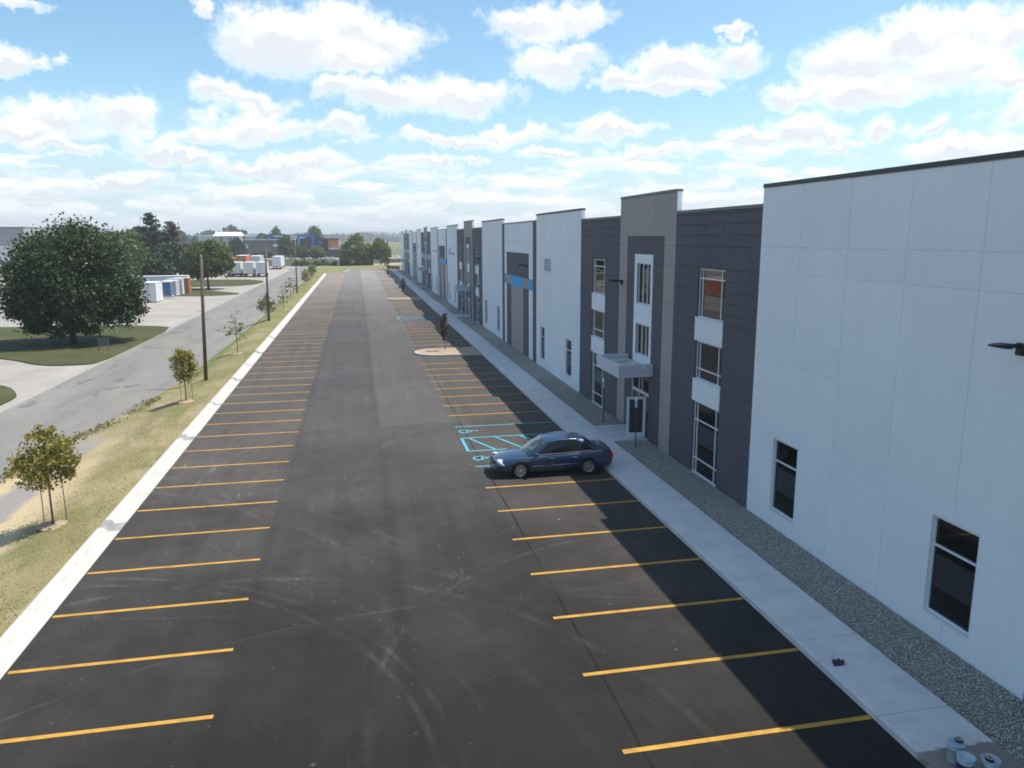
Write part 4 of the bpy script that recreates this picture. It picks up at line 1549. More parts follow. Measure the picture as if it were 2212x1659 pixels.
def make_sedan(label, cat, loc, rz, paint='car_blue', group=None):
    root = empty('sedan', loc, label, cat, group, rz)
    mesh_obj('body', sedan_body(), root)
    mb = MB()
    grid_patch(mb, lambda a, b: side(a, b), 20, 8, True)
    grid_patch(mb, lambda a, b: Vector((side(a, b).x, -side(a, b).y, side(a, b).z)), 20, 8)
    grid_patch(mb, wind, 12, 6, True)
    grid_patch(mb, rear, 12, 6)
    grid_patch(mb, roof_pt, 16, 12)
    mb.build('cabin', M[paint], root)
    mb = MB()
    grid_patch(mb, lambda a, b: wind(0.05 + a * .9, 0.02 + b * .93, 0.008), 14, 6, True)
    mb.build('windscreen', M['windscreen'], root)
    mb = MB()
    grid_patch(mb, lambda a, b: rear(0.06 + a * .88, 0.10 + b * .84, 0.008), 14, 6)
    mb.build('rear_window', M['car_glass'], root)

    def tf(v, q):      # window outline follows the sloping pillars
        return q
    for sd in (1, -1):
        for t0, t1, v1f, v1r in ((0.085, 0.440, .88, .94), (0.448, 0.765, .94, .93), (0.772, 0.935, .91, .55)):
            mb = MB()
            def fn(a, b, t0=t0, t1=t1, v1f=v1f, v1r=v1r, sd=sd):
                t = lerp(t0, t1, a)
                p = side(t, 0.06 + b * (lerp(v1f, v1r, a) - 0.06), 0.006)
                return Vector((p.x, p.y * sd, p.z))
            grid_patch(mb, fn, 10, 6, sd > 0)
            mb.build('side_window', M['car_glass'], root)
        # bright strip along the belt and over the doors
        mb = MB()
        q = [side(0.07 + 0.87 * i / 20, 0.035, 0.012) for i in range(21)]
        mb.tube([(p.x, p.y * sd, p.z) for p in q], 0.011, 6)
        q = [side(0.11 + 0.72 * i / 20, 0.955, 0.010) for i in range(21)]
        mb.tube([(p.x, p.y * sd, p.z) for p in q], 0.007, 6)
        mb.build('chrome_trim', M['chrome'], root)
        # door seams, rub strip, handles
        mb = MB()
        for x in (1.02, 0.02, -1.02):
            mb.tube([(x, sd * 0.945, 0.30), (x - .01, sd * 0.955, 0.55), (x - .02, sd * 0.948, 0.80), (x - .03, sd * 0.905, 0.93)], 0.006, 5)
        mb.tube([(1.02, sd * 0.945, 0.30), (-1.0, sd * 0.945, 0.30)], 0.006, 5)
        mb.build('door_seam', M['black_trim'], root)
        MB().cbox(-0.98, 0.98, sd * 0.955 - .012, sd * 0.955 + .012, 0.50, 0.535, 0.008).build('side_moulding', M[paint], root)
        for x in (0.18, -0.86):
            MB().cbox(x - 0.11, x + 0.11, sd * 0.953 - .025, sd * 0.953 + .025, 0.79, 0.82, 0.01).build('door_handle', M[paint], root)
        # mirror
        mb = MB()
        mb.tube([(0.86, sd * 0.85, 0.97), (0.84, sd * 0.98, 1.0)], 0.03, 6)
        mb.lathe([(0.0, -.12), (0.06, -.11), (0.085, -.05), (0.085, .05), (0.06, .10), (0, .11)], (0.84, sd * 1.03, 1.03), 'y', 12)
        mb.build('wing_mirror', M[paint], root)
        # lamps
        mb = MB()
        bm = bmesh.new()
        bmesh.ops.create_uvsphere(bm, u_segments=16, v_segments=10, radius=1.0)
        T = Matrix.Translation((2.225, sd * 0.675, 0.655)) @ Euler((R(-8 * sd), R(-26), R(-30 * sd))).to_matrix().to_4x4() @ Matrix.Diagonal((0.27, 0.185, 0.105, 1))
        bmesh.ops.transform(bm, matrix=T, verts=bm.verts)
        me = bpy.data.meshes.new('headlight')
        bm.to_mesh(me)
        bm.free()
        me.materials.append(M['lamp_clear'])
        me.polygons.foreach_set('use_smooth', [True] * len(me.polygons))
        mesh_obj('headlight', me, root)
        mb = MB()
        q = [(-2.20, 0.925, 0.90), (-2.42, 0.885, 0.96), (-2.56, 0.80, 0.84), (-2.585, 0.74, 0.66), (-2.48, 0.86, 0.66)]
        c = Vector((-2.46, 0.86, 0.81))
        vv = [(p[0] * 1.004 - .004, p[1] * 1.012 * sd, p[2]) for p in q] + [(c.x - .02, c.y * 1.05 * sd, c.z)]
        mb.sm = True
        mb.add(vv, [(i, (i + 1) % 5, 5) if sd > 0 else ((i + 1) % 5, i, 5) for i in range(5)])
        mb.build('tail_light', M['lamp_red'], root)
    # grille, lower intake, number plate holder
    mb = MB()
    for i in range(4):
        z = 0.50 + i * 0.045
        mb.cbox(2.46 - i * .018, 2.575 - i * .025, -0.42, 0.42, z, z + 0.022, 0.006)
    mb.build('grille', M['grey_alu'], root)
    mb = MB()
    mb.box(2.40, 2.552, -0.45, 0.45, 0.485, 0.68)
    mb.box(2.40, 2.555, -0.55, 0.55, 0.255, 0.36)
    mb.build('air_intake', M['black_trim'], root)
    # wheels
    tyre = MB().lathe([(0.215, -0.10), (0.30, -0.112), (0.325, -0.095), (WR, -0.06), (WR, 0.06), (0.325, 0.095), (0.30, 0.112), (0.215, 0.10)], (0, 0, 0), 'y', 36)
    tyre.lathe([(0.215, 0.10), (0.215, -0.10)], (0, 0, 0), 'y', 36)
    tme = tyre.mesh('tyre', M['rubber'])
    rim = MB()
    rim.lathe([(0.235, 0.10), (0.228, 0.112), (0.21, 0.105), (0.205, 0.05), (0.08, 0.03), (0, 0.03)], (0, 0, 0), 'y', 36)
    rme_ = rim
    rme_.mi = 0
    for k in range(7):
        a = 2 * math.pi * k / 7
        ca, sa = math.cos(a), math.sin(a)
        def P(r, w, y):
            return (r * ca - w * sa, y, r * sa + w * ca)
        vv = [P(0.03, -.03, .095), P(0.03, .03, .095), P(0.215, .045, .105), P(0.215, -.045, .105), P(0.03, -.04, .05), P(0.03, .04, .05), P(0.215, .055, .06), P(0.215, -.055, .06)]
        rim.add(vv, [(0, 1, 2, 3), (0, 3, 7, 4), (1, 5, 6, 2), (0, 4, 5, 1)])
    rim.lathe([(0.0, 0.115), (0.05, 0.11), (0.06, 0.08)], (0, 0, 0), 'y', 14)
    rme = rim.mesh('rim', M['alloy'])
    inner = MB().lathe([(0.20, 0.048), (0.0, 0.035)], (0, 0, 0), 'y', 20).mesh('brake', M['well'])
    for wx in (WFX, WRX):
        for sd in (1, -1):
            w = mesh_obj('wheel', inner, root, (wx, sd * 0.825, WR))
            if sd < 0:
                w.rotation_euler = (0, 0, math.pi)
            mesh_obj('tyre', tme, w)
            mesh_obj('rim', rme, w)
    return root


M['windscreen'] = bpy.data.materials.new('windscreen_glass')
M['windscreen'].use_nodes = True
_t = NT(M['windscreen'].node_tree)
_b = M['windscreen'].node_tree.nodes['Principled BSDF']
_t.put(_b.inputs['Base Color'], _t.mix(_t.smooth(_t.noise(_t.n('ShaderNodeTexCoord').outputs['Object'], 2.6, 2), 0.45, 0.6), rgb((0.02, 0.03, 0.03)), rgb((0.11, 0.14, 0.13))))
_b.inputs['Roughness'].default_value = 0.06
_b.inputs['Specular IOR Level'].default_value = 0.9
make_sedan('dark blue four door sedan parked nose out beside the blue hatched aisle', 'car', (7.84, 30.90, 0.0), math.pi)

# ------------------------------------------------------------------ buckets, cloth, cardboard
M['pail'] = material('translucent_pail_plastic', (0.42, 0.52, 0.53), 0.35, 0.08, 6)
M['pail_lid'] = material('pale_blue_lid', (0.36, 0.47, 0.53), 0.4, 0.15, 10)
M['tape'] = material('cardboard_core', (0.42, 0.36, 0.24), 0.9, 0.1, 8)
M['purple_tape'] = material('indigo_tape', (0.035, 0.025, 0.11), 0.5, 0.1, 8)
M['rag'] = material('dirty_rag', (0.05, 0.045, 0.06), 0.95, 0.4, 14)
M['card'] = material('flattened_cardboard', (0.36, 0.265, 0.19), 0.9, 0.2, 5)


def pail(loc, label, lid, stripe=False):
    r = empty('bucket', loc, label, 'bucket', 'buckets on the brown stained sidewalk')
    b = MB().lathe([(0, 0), (0.125, 0.0), (0.13, 0.01), (0.142, 0.28), (0.152, 0.285), (0.152, 0.30), (0.146, 0.305), (0.148, 0.36), (0.150, 0.37), (0.142, 0.37), (0.128, 0.05), (0, 0.05)], n=28)
    b.build('pail_body', M['pail'], r)
    hd = MB()
    hd.tube([(0.155 * math.cos(a), 0.155 * math.sin(a), 0.315 - 0.10 * math.sin(a) ** 2) for a in [math.pi * i / 12 for i in range(13)]], 0.004, 5)
    hd.build('handle', M['chrome'], r)
    if lid:
        MB().lathe([(0.154, 0.345), (0.160, 0.35), (0.160, 0.385), (0.150, 0.392), (0.140, 0.380), (0.0, 0.378)], n=28).build('lid', M['pail_lid'], r)
    if stripe:
        MB().lathe([(0.1335, 0.06), (0.1435, 0.26)], n=28).build('label_band', M['purple_tape'], r)
    return r


def roll(loc, label):
    r = MB()
    r.lathe([(0.038, 0.0), (0.068, 0.0), (0.072, 0.006), (0.072, 0.05), (0.068, 0.056), (0.038, 0.056), (0.038, 0.0)], n=24)
    o = r.build('tape_roll', M['purple_tape'], None, loc)
    tag(o, label, 'tape roll', 'tape rolls left on the buckets')
    MB().lathe([(0.039, 0.0565), (0.055, 0.0575), (0.0675, 0.0565)], n=24).build('tape_face', M['tape'], o)
    MB().lathe([(0.037, 0.001), (0.037, 0.0555)], n=24).build('core', M['tape'], o)
    return o


pail((10.72, 10.98, 0.15), 'pale bucket standing farthest from the camera with a tape roll on it', True)
pail((10.60, 10.60, 0.15), 'pale bucket with blue lid and dark band nearest the kerb', True, True)
pail((10.99, 10.45, 0.15), 'pale bucket nearest the gravel strip with a tape roll on its lid', True)
roll((10.79, 11.00, 0.542), 'dark tape roll on the lid of the farthest bucket')
roll((10.93, 10.42, 0.542), 'dark tape roll on the lid of the bucket nearest the gravel')


def crumple(name, w, d, h, n, mat, loc, seed):
    g = np.random.default_rng(seed)
    mb = MB()
    hh = np.abs(g.normal(0, h, (n + 1, n + 1)))
    for j in range(n + 1):
        for i in range(n + 1):
            e = 0 if i in (0, n) or j in (0, n) else 1
            mb.v.append(((i / n - .5) * w * (1 + .2 * g.normal()), (j / n - .5) * d * (1 + .2 * g.normal()), hh[j, i] * (0.3 + e)))
    for j in range(n):
        for i in range(n):
            a = j * (n + 1) + i
            mb.f.append((a, a + 1, a + n + 2, a + n + 1)); mb.m.append(0); mb.s.append(False)
    # underside
    b = len(mb.v)
    for q in list(mb.v[:b]):
        mb.v.append((q[0], q[1], max(0.0, q[2] - 0.012)))
    for f in list(mb.f):
        mb.f.append(tuple(b + i for i in f[::-1])); mb.m.append(0); mb.s.append(False)
    return mb.build(name, mat, None, loc)


tag(crumple('rag', 0.30, 0.2, 0.035, 6, M['rag'], (10.62, 14.44, 0.151), 3), 'small dark crumpled rag lying on the pale sidewalk slab', 'rag')
tag(crumple('cardboard_sheet', 0.75, 0.95, 0.03, 5, M['card'], (13.18, 39.25, 0.09), 5), 'torn tan cardboard sheet lying on the gravel beside the wall', 'cardboard')

# ------------------------------------------------------------------ trees
def leaf_cards(P, size, jit=0.4, up=0.35, aspect=0.7):
    """one quad per point, turned at random but leaning to the sky"""
    n = len(P)
    N = RNG.normal(0, 1, (n, 3))
    N[:, 2] += up * 2
    N /= np.linalg.norm(N, axis=1)[:, None]
    A = np.cross(N, RNG.normal(0, 1, (n, 3)))
    A /= np.linalg.norm(A, axis=1)[:, None] + 1e-9
    B = np.cross(N, A)
    s = size * RNG.uniform(1 - jit, 1 + jit, n)[:, None]
    A, B = A * s, B * s * aspect
    bend = N * s * 0.25
    V = np.stack([P - A, P - B - bend, P + A, P + B - bend], 1).reshape(-1, 3)
    F = np.arange(4 * n).reshape(-1, 4)
    return V, F


def crown_points(lobes, n, clusters=26, spread=0.30, shell=0.62):
    """points gathered in clumps near the skin of several ellipsoids"""
    out = []
    w = np.array([l[3] * l[4] * l[5] for l in lobes]) ** 0.75
    w /= w.sum()
    for l, k in zip(lobes, (w * n).astype(int)):
        c, r = np.array(l[:3]), np.array(l[3:6])
        m = max(5, int(clusters * (k / n) * len(lobes) ** 0.5 + 4))
        d = RNG.normal(0, 1, (m, 3))
        d /= np.linalg.norm(d, axis=1)[:, None]
        rad = shell + (1 - shell) * RNG.random(m) ** 0.6
        cc = d * rad[:, None]
        idx = RNG.integers(0, m, k)
        q = cc[idx] + RNG.normal(0, spread, (k, 3)) * np.array([1, 1, .7])
        ln = np.linalg.norm(q, axis=1)
        q = q[ln < 1.22]
        out.append(c + q * r)
    return np.concatenate(out)


def tree(name, label, loc, lobes, n, size, leaf, trunk_h, trunk_r, group=None, bark='bark', limbs=5, cat='tree', clusters=26, spread=0.30, shell=0.62, tilt=0.0, up=0.35):
    r = empty(name, loc, label, cat, group)
    P = crown_points(lobes, n, clusters, spread, shell)
    P[:, 2] = np.maximum(P[:, 2], 0.25)
    V, F = leaf_cards(P, size, up=up)
    mesh_obj('crown', np_mesh('crown', V, F, 4, M[leaf]), r)
    mb = MB()
    top = Vector((tilt, 0, trunk_h))
    mb.tube([(0, 0, -0.1), (tilt * .1, 0, trunk_h * .25), (tilt * .5, 0.02, trunk_h * .6), top], [trunk_r * 1.25, trunk_r, trunk_r * .85, trunk_r * .6], 8)
    for i in range(limbs):
        l = lobes[i % len(lobes)]
        tgt = Vector(l[:3]) + Vector((RNG.normal(0, .35) * l[3], RNG.normal(0, .35) * l[4], RNG.normal(.1, .3) * l[5]))
        s = Vector((tilt * .7, 0, trunk_h * RNG.uniform(.6, 1.0)))
        mid = s.lerp(tgt, .5) + Vector((0, 0, .08 * (tgt - s).length))
        mb.tube([s, mid, tgt], [trunk_r * .5, trunk_r * .3, trunk_r * .1], 6)
    mb.build('trunk', M[bark], r)
    return r


M['leaf_maple'] = leaf_material('dark_maple_leaves', (0.012, 0.030, 0.012), (0.068, 0.095, 0.032), 0.18, 0.9)
M['leaf_mid'] = leaf_material('mid_green_leaves', (0.05, 0.078, 0.024), (0.12, 0.145, 0.046), 0.3, 0.3)
M['leaf_light'] = leaf_material('light_green_leaves', (0.085, 0.115, 0.03), (0.20, 0.205, 0.058), 0.35, 0.3)
M['leaf_young'] = leaf_material('young_tree_leaves', (0.15, 0.155, 0.04), (0.36, 0.29, 0.08), 0.4, 1.6)
M['leaf_green_young'] = leaf_material('green_young_leaves', (0.115, 0.135, 0.05), (0.24, 0.24, 0.09), 0.4, 1.6)
M['leaf_purple'] = leaf_material('dark_purple_leaves', (0.026, 0.009, 0.010), (0.085, 0.032, 0.028), 0.2, 1.6)
M['leaf_pine'] = leaf_material('pine_needles', (0.014, 0.026, 0.014), (0.040, 0.055, 0.024), 0.1, 0.4)
M['leaf_brown'] = leaf_material('browning_pine_needles', (0.045, 0.04, 0.027), (0.10, 0.082, 0.055), 0.1, 0.4)
M['leaf_far'] = leaf_material('far_wood_leaves', (0.022, 0.036, 0.018), (0.05, 0.068, 0.028), 0.1, 0.05)

LZ = LOWZ + 0.09
tree('maple_tree', 'big dark green maple with broad round crown on the lawn across the street', (-29.0, 85.4, LZ),
     [(0.6, 0, 7.2, 5.6, 5.4, 4.9), (-1.2, 0.5, 9.4, 3.4, 3.4, 3.1), (2.2, 0, 8.6, 3.0, 3.2, 2.7), (-3.6, 0, 5.0, 2.9, 3.4, 3.2), (4.4, -0.5, 4.6, 2.9, 3.2, 3.2),
      (1.0, -3.2, 4.2, 3.6, 2.4, 2.6), (-1.5, -3.0, 6.2, 3.0, 2.4, 2.6), (5.2, 0.5, 2.9, 1.9, 2.2, 1.7), (-3.8, 1.0, 2.7, 2.2, 2.4, 1.6),
      (0.6, 0, 6.2, 5.9, 5.4, 5.0), (-1.0, -2.5, 2.6, 3.4, 2.6, 1.7), (2.4, -2.4, 2.8, 3.2, 2.6, 1.8)],
     50000, 0.15, 'leaf_maple', 5.0, 0.30, limbs=9, clusters=80, spread=0.18, shell=0.5)

ygrp = 'young trees planted along the verge'


def sapling(label, x, y, h, cw, leaf, n, size, base=0.4, stakes=True, cone=0.75, sparse=False, z=None, group=ygrp):
    z = verge_z(x, y) if z is None else z
    c0 = h * base
    ch = h - c0
    if cone > 0.5:
        lobes = [(0, 0, c0 + ch * .30, cw * .5, cw * .5, ch * .32), (0.05, 0, c0 + ch * .58, cw * .37, cw * .37, ch * .28), (0, 0, c0 + ch * .84, cw * .19, cw * .19, ch * .18),
                 (-cw * .33, 0.05, c0 + ch * .34, cw * .20, cw * .24, ch * .22), (cw * .26, 0, c0 + ch * .30, cw * .22, cw * .24, ch * .22)]
    else:
        lobes = [(0, 0, c0 + ch * .45, cw * .5, cw * .5, ch * .5)]
    r = tree('young_tree', label, (x, y, z), lobes, n, size, leaf, h * .86, 0.035, group, 'young_bark', limbs=10, clusters=34 if not sparse else 14, spread=0.2 if not sparse else 0.12, shell=0.3, up=0.1)
    if stakes:
        for dx, dy in ((-0.32, 0.12), (0.30, 0.40)):
            MB().box(dx - .012, dx + .012, dy - .012, dy + .012, -0.25, 1.5).build('stake', M['stake'], r)
    MB().lathe([(0.52, -0.02), (0.45, 0.04), (0.2, 0.065), (0.0, 0.05)], n=16).build('mulch_ring', M['soil'], r)
    return r


sapling('bushy young tree with yellow green leaves and two stakes nearest the camera', -10.96, 28.38, 3.75, 2.2, 'leaf_young', 3600, 0.062, 0.40)
sapling('narrow young tree with yellow green leaves just left of the nearest wooden pole', -10.76, 49.47, 3.45, 1.45, 'leaf_young', 1900, 0.07, 0.36, cone=0.3)
sapling('thin nearly bare young tree just past the nearest wooden pole', -10.59, 69.77, 3.67, 2.1, 'leaf_green_young', 240, 0.09, 0.30, False, sparse=True)
sapling('bushy dark green young tree beside the second wooden pole', -11.2, 98.5, 3.55, 2.5, 'leaf_green_young', 800, 0.11, 0.25, False)
sapling('sparse pale young tree between second and third wooden poles', -10.41, 111.5, 3.4, 1.7, 'leaf_green_young', 190, 0.10, 0.22, False, sparse=True)
sapling('sparse young tree just before the third wooden pole', -11.5, 138.0, 3.5, 2.6, 'leaf_green_young', 260, 0.12, 0.25, False, sparse=True)
sapling('dense egg shaped young tree past the third wooden pole', -11.0, 171.8, 3.4, 2.1, 'leaf_young', 700, 0.13, 0.28, False, cone=0.3)
sapling('tall dense young tree near the far end of the verge', -11.2, 200.8, 3.9, 2.2, 'leaf_green_young', 700, 0.14, 0.2, False, cone=0.3)
pgrp = 'purple leaved trees in the planting islands'
for k, (lab, hh) in enumerate((('slim dark purple leaved tree in the nearest kerbed island', 3.5), ('slim dark purple leaved tree in the second kerbed island', 3.4), ('slim dark purple leaved tree in the third kerbed island', 3.3))):
    r = tree('purple_tree', lab, (7.30, 66.6 + PER * k, 0.10), [(0, 0, 2.2, .34, .34, 1.1), (0.1, 0.1, 3.05, .22, .22, .5), (-.12, 0, 1.35, .26, .26, .45)], 520, 0.075, 'leaf_purple', 3.0, 0.028, pgrp, 'young_bark', limbs=6, clusters=24, spread=.2, shell=.3)
tree('purple_tree', 'dark purple leaved tree at the far end of the sidewalk', (9.0, 247.6, 0.10), [(0, 0, 2.4, 1.0, .8, 1.3), (.2, .1, 3.4, .5, .5, .6)], 500, 0.15, 'leaf_purple', 2.6, 0.05, pgrp, 'young_bark', limbs=5)
hr = empty('low_hedge', (10.6, 248.9, 0.0), 'low dark hedge past the far end of the sidewalk', 'hedge')
Pq = np.stack([RNG.uniform(-1.2, 2.8, 500), RNG.uniform(-.5, .5, 500), RNG.uniform(0, 1.0, 500)], 1)
V, F = leaf_cards(Pq, 0.16)
mesh_obj('foliage', np_mesh('foliage', V, F, 4, M['leaf_purple']), hr)


def conifer(label, loc, h, w, leaf, n, size, seed, gaps=0.35):
    g = np.random.default_rng(seed)
    r = empty('pine_tree', loc, label, 'tree', 'pines behind the maple')
    P = []
    mb = MB()
    mb.tube([(0, 0, -0.2), (0.1, 0, h * .5), (0, 0.1, h * .98)], [0.28, 0.17, 0.04], 8)
    nb = 34
    for i in range(nb):
        k = i / (nb - 1)
        z = h * (0.16 + 0.80 * k)
        L = w * (1 - k) ** 0.7 * g.uniform(.55, 1.0) + 0.6
        a = i * 2.4 + g.normal(0, .3)
        tip = np.array([math.cos(a) * L, math.sin(a) * L, z + L * g.uniform(.05, .28)])
        s = np.array([0, 0, z - .2])
        mb.tube([s, (s + tip) / 2 + np.array([0, 0, -.1]), tip], [0.07, 0.05, 0.02], 5)
        m = int(n * (0.4 + L / w) / nb)
        t_ = g.uniform(.25, 1.05, m)[:, None]
        P.append(s + (tip - s) * t_ + g.normal(0, 1, (m, 3)) * np.array([.45, .45, .22]))
    V, F = leaf_cards(np.concatenate(P), size, up=.2, aspect=.4)
    mesh_obj('crown', np_mesh('crown', V, F, 4, M[leaf]), r)
    mb.build('trunk', M['bark'], r)
    return r


conifer('tall dark green pine with spreading top behind the maple', (-51.8, 215, LZ), 17.2, 5.2, 'leaf_pine', 5200, 0.36, 1)
conifer('brownish thinning pine just right of the tall dark pine', (-47.6, 218, LZ), 14.9, 4.6, 'leaf_brown', 3800, 0.36, 2)
bg = 'background trees across the street'
tree('shade_tree', 'round green tree on the second lawn near the white trailers', (-31.0, 171.7, LZ),
     [(0, 0, 6.4, 4.2, 4.2, 3.4), (-2.2, 0, 4.2, 2.4, 2.4, 2.2), (2.6, 0, 4.4, 2.6, 2.6, 2.2), (1.0, 0, 8.2, 2.6, 2.6, 1.8)], 4200, 0.34, 'leaf_mid', 3.6, 0.24, bg, limbs=6, clusters=46, spread=.22)
for i, (lab, x, y, h, w, leaf) in enumerate([
        ('wide bushy green tree just right of the maple', -47.0, 168, 11.3, 6.0, 'leaf_mid'),
        ('green tree low between the maple and the pines', -56.0, 200, 12.0, 7.0, 'leaf_mid'),
        ('broad green tree filling the gap behind the wide bushy one', -52.0, 190, 12.6, 8.0, 'leaf_mid'),
        ('tall leafy tree behind and left of the dark pine', -61.0, 238, 13.2, 8.5, 'leaf_mid'),
        ('leafy tree behind the round lawn tree and the pole top', -43.5, 228, 9.4, 7.0, 'leaf_mid'),
        ('dark leafy tree under the brownish pine', -45.0, 205, 9.3, 6.2, 'leaf_maple'),
        ('dark leafy tree behind the row of containers', -44.5, 185, 7.0, 5.0, 'leaf_maple'),
        ('green tree on the slope behind the round lawn tree', -44.0, 262, 9.6, 6.5, 'leaf_light'),
        ('dark shrub like tree at left end of the dark brick building', -60.5, 420, 10.0, 6.0, 'leaf_maple'),
        ('leafy tree standing before the blue steel frame', -35.6, 415, 12.4, 6.0, 'leaf_mid'),
        ('low green tree between the blue frame posts', -27.5, 405, 6.6, 5.0, 'leaf_mid'),
        ('light green tree before the orange brick wall', -19.5, 400, 6.4, 5.4, 'leaf_light'),
        ('tall round tree behind the blue steel frame', -28.3, 560, 18.6, 8.6, 'leaf_mid'),
        ('tree with flat top behind left end of blue frame', -54.5, 560, 17.6, 6.5, 'leaf_mid'),
        ('low wide tree left of the flat topped tree', -63.0, 556, 13.4, 7.5, 'leaf_mid'),
        ('small tree by the white sheds far left', -72.0, 500, 10.8, 5.0, 'leaf_mid')]):
    tree('background_tree', lab, (x, y, LZ - .1), [(0, 0, h * .58, w * .62, w * .6, h * .40), (-w * .35, 0, h * .42, w * .4, w * .4, h * .28), (w * .36, 0, h * .45, w * .4, w * .4, h * .28), (0.4, 0, h * .78, w * .36, w * .36, h * .24)],
         1900, 0.20 + y * 0.0010, leaf, h * .45, 0.22, bg, limbs=4, clusters=34, spread=.24)
tree('background_tree', 'larger light green tree at the far end of the parking lot', (-0.2, 302, LZ - .1),
     [(0, 0, 6.4, 4.6, 4.2, 4.4), (-3.4, 0, 5.0, 3.0, 3.0, 3.6), (3.0, 0, 5.4, 3.0, 3.0, 3.6), (0.6, 0, 9.6, 2.2, 2.2, 2.2), (-4.6, -1, 2.6, 1.8, 2, 2.0), (4.0, -1, 2.4, 2.2, 2, 2.2)], 4200, 0.42, 'leaf_light', 4.5, 0.25, bg, limbs=6, clusters=52, spread=.2)
tree('background_tree', 'smaller light green tree right of the larger one at the lot end', (8.9, 300, LZ - .1),
     [(0, 0, 6.2, 3.3, 3.2, 3.4), (-1.4, 0, 4.4, 2.3, 2.3, 2.6), (1.6, 0, 5.0, 2.3, 2.3, 2.4), (-0.4, 0, 8.6, 1.6, 1.6, 1.7)], 2600, 0.42, 'leaf_light', 4.2, 0.2, bg, limbs=5, clusters=40, spread=.2)
tree('background_tree', 'dark treetop showing above the warehouse roof', (118, 420, LZ), [(0, 0, 9, 7, 6, 5), (4, 0, 8, 5, 5, 4)], 1500, 0.6, 'leaf_mid', 5, 0.3, bg)
for i, (lab, x0, x1, y, h) in enumerate([('long low green hedge along the cross street below the blue frame', -24.5, -7.5, 303.5, 2.6), ('low hedge under the larger tree at the lot end', -6.5, 6.0, 301.5, 2.2), ('pale shrub row right of the smaller tree', 9.8, 40.0, 345, 1.8)]):
    hr = empty('hedge', ((x0 + x1) / 2, y, LZ - .1), lab, 'hedge', 'hedges along the cross street')
    n = 1300
    xs = RNG.uniform(-(x1 - x0) / 2, (x1 - x0) / 2, n)
    hv = h * (0.7 + 0.3 * np.sin(xs * 1.3) * np.cos(xs * .47 + 1))
    Pq = np.stack([xs, RNG.normal(0, .7, n), RNG.random(n) * hv], 1)
    V, F = leaf_cards(Pq, 0.34)
    mesh_obj('foliage', np_mesh('foliage', V, F, 4, M['leaf_light' if i == 2 else 'leaf_mid']), hr)


# wooded skyline far off
def far_wood(label, x0, x1, y0, h, n, size, leaf='leaf_far'):
    xs = RNG.uniform(x0, x1, n)
    w = x1 - x0
    prof = 0.72 + 0.16 * np.sin(xs / w * 23 + y0) + 0.12 * np.sin(xs / w * 61 + 1.7 * y0) + 0.06 * np.sin(xs / w * 160)
    zz = RNG.random(n) ** 0.6 * h * prof
    P = np.stack([xs, y0 + RNG.normal(0, h * .8, n), zz + LOWZ], 1)
    V, F = leaf_cards(P, size)
    o = mesh_obj('far_wood', np_mesh('far_wood', V, F, 4, M[leaf]))
    return tag(o, label, 'wood', kind='stuff')


far_wood('dark wooded ridge behind the white sheds at left', -330, -86, 760, 20, 6500, 2.6)
far_wood('hazy band of woods on the horizon beyond the parking lot', -700, 900, 1900, 22, 9000, 5.0)
far_wood('wooded skyline far to the left beyond the maple', -620, -330, 800, 22, 5500, 3.0)
far_wood('faint pale hills of woodland along the horizon', -2600, 3000, 3600, 34, 9000, 10.0)

# ------------------------------------------------------------------ weeds along the street edge and grass tufts
def weeds(label, n, fx, y0, y1, size, leaf, name='weeds', hmax=0.5):
    ys = RNG.uniform(y0, y1, n)
    cl = RNG.uniform(y0, y1, 40)
    ys = cl[RNG.integers(0, 40, n)] + RNG.normal(0, .7, n)
    xs = fx(ys)
    zz = np.array([verge_z(a, b) for a, b in zip(xs, ys)]) + RNG.random(n) * hmax * 0.8
    V, F = leaf_cards(np.stack([xs, ys, zz], 1), size, up=.1)
    return tag(mesh_obj(name, np_mesh(name, V, F, 4, M[leaf])), label, name, kind='stuff')


M['leaf_weed'] = leaf_material('weed_leaves', (0.14, 0.14, 0.055), (0.26, 0.24, 0.12), 0.35, 1.0)
weeds('green weeds growing along the street edge of the verge', 1700, lambda y: np.array([street_edge(q) for q in y]) + 0.55 + RNG.normal(0, .28, len(y)), 24, 62, 0.075, 'leaf_weed', hmax=0.22)


def tufts(n, y0, y1):
    ys = y0 + (y1 - y0) * RNG.random(n) ** 1.6
    xs = -9.25 - 3.9 * RNG.beta(1.0, 1.5, n)
    zz = np.array([verge_z(a, b) for a, b in zip(xs, ys)])
    a = RNG.uniform(0, 2 * math.pi, n)
    h = RNG.uniform(.02, .055, n)
    w = RNG.uniform(.006, .016, n)
    P = np.stack([xs, ys, zz], 1)
    D = np.stack([np.cos(a), np.sin(a), np.zeros(n)], 1)
    L = np.stack([RNG.normal(0, .5, n) * h, RNG.normal(0, .5, n) * h, h], 1)
    V = np.stack([P - D * w[:, None], P + D * w[:, None], P + L], 1).reshape(-1, 3)
    return V, np.arange(3 * n).reshape(-1, 3)


M['leaf_dry'] = leaf_material('dry_grass_blades', (0.20, 0.19, 0.08), (0.40, 0.34, 0.19), 0.35, 0.5)
V, F = tufts(30000, 18, 75)
tag(mesh_obj('grass', np_mesh('grass', V, F, 3, M['leaf_dry'])), 'short dry grass blades covering the verge', 'grass', kind='stuff')

